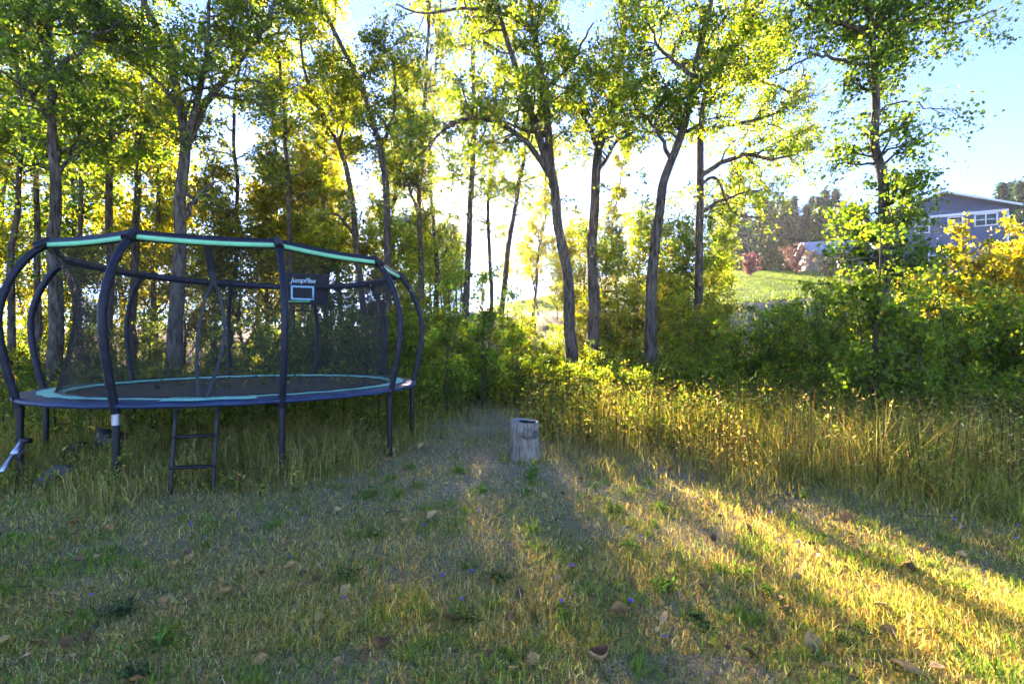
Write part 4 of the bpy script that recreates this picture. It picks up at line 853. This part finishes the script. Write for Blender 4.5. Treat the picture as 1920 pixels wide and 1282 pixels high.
V = [np.stack([np.cos(aa) * .052 * f * (rim if f > .5 else 1), np.sin(aa) * .034 * f * (rim if f > .5 else 1), .012 + np.full(n, h_) + (.008 * np.sin(2 * aa + .6) if f > .5 else 0)], -1) for f, h_ in ((.25, 0), (.6, .008), (.9, .028), (1.0, .042), (.93, .043))]
g_.add(np.concatenate(V), [[k * n + i, k * n + (i + 1) % n, (k + 1) * n + (i + 1) % n, (k + 1) * n + i] for k in range(4) for i in range(n)]); sh = g_.part('outer_skin', cupm, cup, True)
g_ = Geo(); V = [np.stack([np.cos(aa) * .052 * f * (rim if f > .5 else 1), np.sin(aa) * .034 * f * (rim if f > .5 else 1), .015 + np.full(n, h_) + (.008 * np.sin(2 * aa + .6) if f > .5 else 0)], -1) for f, h_ in ((.92, .040), (.8, .026), (.5, .010), (.05, .005))]
g_.add(np.concatenate(V), [[k * n + i, k * n + (i + 1) % n, (k + 1) * n + (i + 1) % n, (k + 1) * n + i] for k in range(3) for i in range(n)]); g_.part('inner_skin', cupd, cup, True)

# purple flowers
FM = plain('purple_petal', (.30, .16, .62), .6, var=.25, scale=20)
def flower_mesh():
    st_ = Geo(); st_.tube(spline([(0, 0, -.01), (.006, 0, .05), (0, .004, .095)], 5), .0016, 4); me1 = st_.mesh('stem', [M['twig']])
    hd = Geo(); g = np.random.default_rng(3)
    for k in range(22):
        a = k * 2.4; el = .2 + .9 * (k / 22); d = np.array([math.cos(a) * math.cos(el), math.sin(a) * math.cos(el), math.sin(el)]); s = np.cross(d, [0, 0, 1]); s /= np.linalg.norm(s) + 1e-6; p = np.array([0, .004, .098]); L = .017
        hd.add([p, p + d * L * .6 + s * .003, p + d * L, p + d * L * .6 - s * .003], [[0, 1, 2, 3]])
    return me1, hd.mesh('flower_head', [FM])
fm1, fm2 = flower_mesh()
FL = [(358, 1005), (386, 1014), (541, 1050), (171, 1128), (645, 1135), (885, 1096), (832, 1102), (714, 971), (897, 981), (796, 1002), (866, 1150), (1073, 1089), (1200, 1016), (1182, 1154), (1245, 1207), (1052, 1150), (1445, 962), (1459, 1012), (1497, 1019), (1790, 976), (1805, 989), (1908, 987), (1905, 1010), (1903, 947)]
for px, py in FL:
    Y = CAMH * FOC / (py + 16 - HORIZON); x = (px - 960) / FOC * Y; s = g.uniform(.7, 1.15)
    e = empty('purple_flower', (x, Y, gz(x, Y)), 'small purple knapweed flower ' + ground_place(x, Y), 'flower', 'purple flowers in the turf', g.uniform(0, 6)); e.scale = (s,) * 3
    link('stem', fm1, e); link('flower_head', fm2, e)
# twigs on the turf
for px, py, L, an in [(740, 968, .16, .1), (665, 1200, .14, .4), (885, 1160, .05, .2), (715, 1145, .12, .5), (300, 1118, .07, .1), (30, 1115, .12, .2), (1610, 1185, .2, -.6), (1420, 945, .3, .3), (1480, 930, .5, .2), (1760, 970, .4, -.2), (1260, 1190, .12, 1.0)]:
    Y = CAMH * FOC / (py - HORIZON); x = (px - 960) / FOC * Y; gg = Geo()
    P = spline([(-L / 2, 0, 0), (-.1 * L, .03 * L, .01), (.2 * L, -.04 * L, .012), (L / 2, 0.02, 0)], 8); gg.tube(P, np.linspace(.006, .003, 8), 6)
    o = gg.part('fallen_twig', M['bark_pale'], None, True, (x, Y, gz(x, Y) + .012)); o.rotation_euler.z = an; tag(o, ('long ' if L > .15 else 'short ') + 'grey twig lying on the turf ' + ground_place(x, Y), 'twig', 'twigs on the turf')

# leafy weed clumps in the turf
def weed_clump(seed, cols, n=13, h=.11, leaf=.05):
    g = np.random.default_rng(seed); a = g.uniform(0, 6.28, n); el = g.uniform(.3, 1.3, n); d = np.stack([np.cos(a) * np.cos(el), np.sin(a) * np.cos(el), np.sin(el)], -1)
    s = np.linspace(0, 1, 4)[None, :, None]; P = d[:, None] * s * h * g.uniform(.6, 1.2, (n, 1, 1)) + np.array([0, 0, -1]) * s ** 2 * .02; pl = Plant(); pl.bark(P, np.broadcast_to(np.linspace(.0022, .001, 4)[None], (n, 4)), 3)
    pl.foliage(*leaves(P, 11, leaf, .006, cols, seed=g, droop=-.1, wide=.3, flat=.3)); return pl
FRESH = [(0.126, 0.25, 0.043), (0.099, 0.203, 0.043), (0.162, 0.265, 0.043)]
WC = [weed_clump(1, FRESH, 12, .12, .04), weed_clump(2, FRESH, 16, .13, .042), weed_clump(3, [(.05, .11, .04), (.06, .12, .05)], 18, .12, .035)]
WCP = [None] * 3
CL = [(600, 905), (650, 885), (690, 940), (640, 870), (575, 900), (735, 912), (770, 890), (745, 940), (655, 975), (785, 925), (860, 900), (905, 935), (1000, 905), (985, 935), (940, 1085), (875, 1075), (700, 1100), (650, 1090), (720, 1110), (235, 1150), (340, 1160), (450, 1090), (150, 1145), (310, 1200), (330, 1245), (955, 1250), (840, 1240), (930, 1100), (960, 1130), (1180, 1030), (1240, 955), (1225, 985), (1150, 960),
      (1320, 1180), (1360, 1230), (1440, 1110), (1660, 1260), (1630, 1185), (1700, 1215), (1790, 1095), (1870, 1180), (1310, 1160), (1120, 1155), (1250, 1110), (40, 1060), (20, 1030), (90, 1020), (345, 990), (1440, 1170), (1580, 1200), (520, 1130), (880, 1180), (1070, 1110), (1000, 1010), (1230, 1040), (1050, 1165), (560, 1220), (800, 1170), (60, 1165), (250, 1265), (480, 990), (700, 1010), (820, 1060), (1390, 1080), (1560, 1060)]
for k, (px, py) in enumerate(c for i, c in enumerate(CL) if c[1] <= 960 or i % 2):
    Y = CAMH * FOC / (py - HORIZON); x = (px - 960) / FOC * Y; kd = (k * 7 // 3) % 3 if py > 960 else k % 2; s = g.uniform(.55, 1.0) if py > 960 else g.uniform(.8, 1.3)
    lab = ['broad-leaved', 'feathery', 'grey-green'][kd] + ' weed clump in the turf ' + ground_place(x, Y); grp = ['broad-leaved', 'feathery', 'grey-green'][kd] + ' weed clumps'
    if WCP[kd] is None:
        o = WC[kd].thing('weed_clump', (0, 0, 0), lab, 'weed', grp, M['twig'], M['grass'], 'stems', 'foliage'); o.location = (x, Y, gz(x, Y)); o.scale = (s,) * 3; WCP[kd] = o
    else: copy_thing(WCP[kd], (x, Y, gz(x, Y)), g.uniform(0, 6.28), (s * g.uniform(.6, 1.3), s * g.uniform(.6, 1.3), s * g.uniform(.5, 1.1)), lab, grp)

# ------------------------------------------------------------------ grass and weeds (nobody could count them)
def blades(x, y, h, w, col, lean=.5, seed=None, z=None):
    g = seed or rng; n = len(x); a = g.uniform(0, 6.28, n); b = g.uniform(0, 6.28, n)
    d = np.stack([np.cos(a), np.sin(a), np.zeros(n)], -1); s = np.stack([np.cos(b), np.sin(b), np.zeros(n)], -1)
    p = np.stack([x, y, (ground(x, y) if z is None else z) - .004], -1); le = (np.abs(g.normal(size=n)) * lean)[:, None]; h = h[:, None]; w = np.broadcast_to(w, (n,))[:, None]
    up = np.array([0, 0, 1.]); k = 1 / np.sqrt(1 + le ** 2)
    m = p + h * .55 * k * (up + d * le * .6); t = p + h * k * (up * np.where(le > 1.1, .6, 1) + d * le * 1.5)
    V = np.stack([p - s * w, p + s * w, m + s * w * .75, m - s * w * .75, t], 1).reshape(-1, 3)
    o = (np.arange(n) * 5)[:, None]
    return V, o + np.array([[0, 1, 2, 3]]), o + np.array([[3, 2, 4]]), np.repeat(col, 5, 0)
def pick(pal, n, g, jit=.38):
    pal = np.asarray(pal, float); c = pal[g.integers(0, len(pal), n)]; return np.clip(c * (1 + g.normal(size=(n, 1)) * jit), .004, .9)
def stuff(name, parts, label, cat, mat):
    Vs, Q, T, Cs, n = [], [], [], [], 0
    for V, q, t, c in parts:
        Vs.append(V); Cs.append(c); 
        if len(q): Q.append(q + n)
        if t is not None and len(t): T.append(t + n)
        n += len(V)
    fs = ([np.concatenate(Q)] if Q else []) + ([np.concatenate(T)] if T else [])
    o = link(name, build_mesh(name, np.concatenate(Vs), fs, [mat], np.concatenate(Cs))); return tag(o, label, cat, None, 'stuff')
def scatter(n, y0, y1, g, wide=1.3, p=1.0):         # even over the ground seen ahead, thinning with distance
    u = g.random(n); y = 1 / (1 / y0 + u ** p * (1 / y1 - 1 / y0)); x = g.uniform(-1, 1, n) * y * wide; return x, y
DRYC = [(0.66, 0.509, 0.239), (0.628, 0.388, 0.185), (0.66, 0.605, 0.313), (0.533, 0.314, 0.148), (0.66, 0.533, 0.35)]
OLIVE = [(0.343, 0.284, 0.062), (0.456, 0.337, 0.083), (0.266, 0.247, 0.062), (0.571, 0.362, 0.103)]
GRN = [(0.162, 0.274, 0.05), (0.204, 0.323, 0.06), (0.133, 0.223, 0.05)]
g = np.random.default_rng(11)
parts = []
x, y = scatter(150000, 1.9, 9.5, g); nz_ = noise(x, y, 1.3) * .6 + noise(x, y, 4.1) * .4
keep = (g.random(len(x)) < .45 + .9 * sstep(.3, .6, nz_)) & ~in_weeds(x, y - .4); x, y, nz_ = x[keep], y[keep], nz_[keep]; n = len(x)
gr = g.random(n) < (.2 + .55 * sstep(.45, .7, noise(x + 31, y + 17, .9))); col = np.where(gr[:, None], pick(GRN + OLIVE, n, g), pick(DRYC + OLIVE[:1], n, g))
parts.append(blades(x, y, g.uniform(.012, .045, n) * (.6 + 1.1 * nz_), g.uniform(.0012, .0028, n) * (1 + .12 * y), col, 1.4, g))
cx_, cy_ = scatter(420, 2.0, 9, g); cx_, cy_ = np.repeat(cx_, 70), np.repeat(cy_, 70); sp_ = np.repeat(g.uniform(.03, .11, 420), 70); x = cx_ + g.normal(size=len(cx_)) * sp_; y = cy_ + g.normal(size=len(cx_)) * sp_; k = ~in_weeds(x, y - .4); x, y = x[k], y[k]; n = len(x)
parts.append(blades(x, y, g.uniform(.03, .09, n), g.uniform(.0012, .0026, n) * (1 + .1 * y), pick(GRN + FRESH, n, g), .8, g))
n = 420; a = g.uniform(0, 6.28, n); r_ = .185 + np.abs(g.normal(size=n)) * .07; parts.append(blades(sx + np.cos(a) * r_, sy + np.sin(a) * r_, g.uniform(.04, .17, n), g.uniform(.002, .0035, n), pick(GRN + OLIVE + DRYC[:2], n, g), .5, g))
x, y = scatter(105000, 2.3, 10.5, g, 1.2); k = ~in_weeds(x, y - .5); x, y = x[k], y[k]; n = len(x); parts.append(blades(x, y, g.uniform(.02, .08, n) * (.5 + noise(x, y, 1.9)), g.uniform(.0011, .002, n) * (1 + .13 * y), np.where((g.random(n) < .3 + .4 * noise(x + 3, y, .7))[:, None], pick(GRN + OLIVE, n, g), pick(DRYC + OLIVE, n, g)), 1.3, g))
stuff('turf_grass', parts, 'short sparse dry and green turf grass of the foreground', 'grass', M['grass'])
x, y = scatter(110000, 1.9, 8.5, g); n = len(x); a = g.uniform(0, 6.28, n); L = g.uniform(.015, .06, n); zz = ground(x, y) + g.uniform(.003, .016, n); w = .0009 * (1 + .12 * y)
d = np.stack([np.cos(a) * L, np.sin(a) * L, g.normal(size=n) * .006], -1); s = np.stack([-np.sin(a) * w, np.cos(a) * w, np.zeros(n)], -1); p = np.stack([x, y, zz], -1)
V = np.stack([p - s, p + s, p + d], 1).reshape(-1, 3); stuff('thatch', [(V, [], np.arange(3 * n).reshape(n, 3), np.repeat(pick([(.48, .42, .28), (.38, .32, .2), (.56, .49, .34), (.28, .22, .12)], n, g), 3, 0))], 'dead grey thatch fibres matted over the soil', 'thatch', M['grass'])

STRAW = [(0.462, 0.392, 0.16), (0.338, 0.272, 0.107), (0.523, 0.46, 0.233), (0.277, 0.204, 0.09), (0.416, 0.29, 0.107), (0.216, 0.222, 0.071)]
LUSH = [(0.167, 0.26, 0.036), (0.223, 0.298, 0.044), (0.131, 0.214, 0.036), (0.28, 0.318, 0.054)]
def meadow_h(x, y):
    e = y + (noise(x + 70, y + 20, 1.1) - .5) * 1.3 - np.interp(x, [-9, -2.2, -1.2, .2, 2.3, 4.3, 9], [4.05, 4.25, 7.0, 6.5, 4.7, 4.0, 3.5]); right = sstep(-.5, .8, x)
    return (.06 + .44 * sstep(-.4, .9 + 1.1 * right, e)) * (.68 + .5 * right) * (.3 + .9 * noise(x, y, .8) + .5 * noise(x + 40, y, 2.7)), e, right
parts = []
x, y = scatter(112000, 3.6, 22, g, 1.35, .85); h, e, right = meadow_h(x, y)
path = np.exp(-((x + .65 - .03 * y) / (.55 + .05 * y)) ** 2) * sstep(14, 9, y); k = (e > g.normal(size=len(x)) * .45 + .1) & (g.random(len(x)) > path * .6); x, y, h, e, right, path = (q[k] for q in (x, y, h, e, right, path)); n = len(x); h = h * (1 - .6 * path)
lush = noise(x + 5, y + 50, .5) * .7 + .5 * sstep(6.5, 9.5, y) + .12 * (1 - right) > g.uniform(.02, .75, n)
col = np.where(lush[:, None], pick(LUSH + OLIVE, n, g), pick(STRAW, n, g))
parts.append(blades(x, y, h * g.uniform(.5, 1.35, n), g.uniform(.0014, .003, n) * (1 + .1 * y), col, .95, g))
stuff('meadow_grass', parts, 'tall straw-coloured and green meadow grass around the trampoline and along the thicket', 'grass', M['grass'])
# leafy and seeding weed stalks
def stalks(n, y0, y1, hh, nl, leaf, pal, pal2, sel, g, wide=1.35):
    x, y = scatter(n, y0, y1, g, wide, .9); k = sel(x, y); x, y = x[k], y[k]; n = len(x); h, e, right = meadow_h(x, y)
    H = (hh * g.uniform(.5, 1.25, n) * (.55 + .45 * sstep(0, 1.6, e))); a = g.uniform(0, 6.28, n); le = np.abs(g.normal(size=n)) * .16
    d = np.stack([np.cos(a) * le, np.sin(a) * le, np.ones(n)], -1); p = np.stack([x, y, ground(x, y)], -1); s = np.linspace(0, 1, 3)[None, :, None]; P = p[:, None] + d[:, None] * s * H[:, None, None]
    v, f = tubes(P, np.broadcast_to(np.array([.0035, .0028, .0014])[None], (n, 3)) * (1 + .08 * y)[:, None], 3); c0 = np.repeat(pick(pal2, n, g), 9, 0)
    lv, lf, lc = leaves(P, nl, leaf, .035, pal, seed=g, t0=.12, droop=-.1, wide=.34, clump=.3); return [(v, f, None, c0), (lv, lf, None, lc)]
parts = stalks(3600, 4.3, 14, .8, 18, .042, STRAW + LUSH[:2], [(.16, .09, .04), (.22, .13, .05)], lambda x, y: in_weeds(x, y - .5) & (x > .1), g)
parts += stalks(3100, 6.5, 17, .85, 18, .075, LUSH + GREEN + YELLOW, [(.12, .11, .04)], lambda x, y: in_weeds(x, y - .9) & (np.abs(x + .6 - .03 * y) > .5), g)
parts += stalks(900, 3.9, 6.5, .36, 16, .045, FRESH + OLIVE, [(.12, .11, .04)], lambda x, y: in_weeds(x, y) & (x < -1), g)
stuff('weed_stalks', parts, 'leafy and seeding wild weeds standing in the meadow', 'weeds', M['grass'])
parts = stalks(4800, 11, 34, 1.0, 16, .14, GREEN + DARK + YELLOW, [(.08, .06, .03)], lambda x, y: (y < 30) & (x < 24), g, 1.3)
stuff('undergrowth', parts, 'leafy green undergrowth covering the woodland floor', 'undergrowth', M['leaf'])

xs = np.concatenate([g.uniform(12, 40, 30000), g.uniform(-2, 8, 12000)]); ys = np.concatenate([g.uniform(30, 56, 30000), g.uniform(36, 57, 12000)])
n = len(xs); stuff('lawn_grass', [blades(xs, ys, g.uniform(.06, .14, n), np.full(n, .02), pick([(.11, .18, .03), (.14, .20, .04), (.09, .16, .03)], n, g), .5, g, ground(xs, ys) + .03)], 'mown lawn grass on the slope below the houses', 'lawn grass', M['grass'])

HAZE = 0.0003
if HAZE:
    bm = bmesh.new(); bmesh.ops.create_cube(bm, size=1); me = bpy.data.meshes.new('haze'); bm.to_mesh(me); bm.free()
    hz = link('haze', me, None, (20, 80, 15)); hz.scale = (260, 260, 36); tag(hz, 'thin sunlit evening haze hanging between the trees', 'haze', None, 'stuff')
    hm = bpy.data.materials.new('haze'); hm.use_nodes = True; hn = hm.node_tree.nodes; hn.clear(); ho = hn.new('ShaderNodeOutputMaterial'); hv = hn.new('ShaderNodeVolumePrincipled')
    hv.inputs['Color'].default_value = (.95, .96, 1, 1); hv.inputs['Density'].default_value = HAZE; hv.inputs['Anisotropy'].default_value = .65
    hm.node_tree.links.new(hv.outputs[0], ho.inputs['Volume']); me.materials.append(hm)
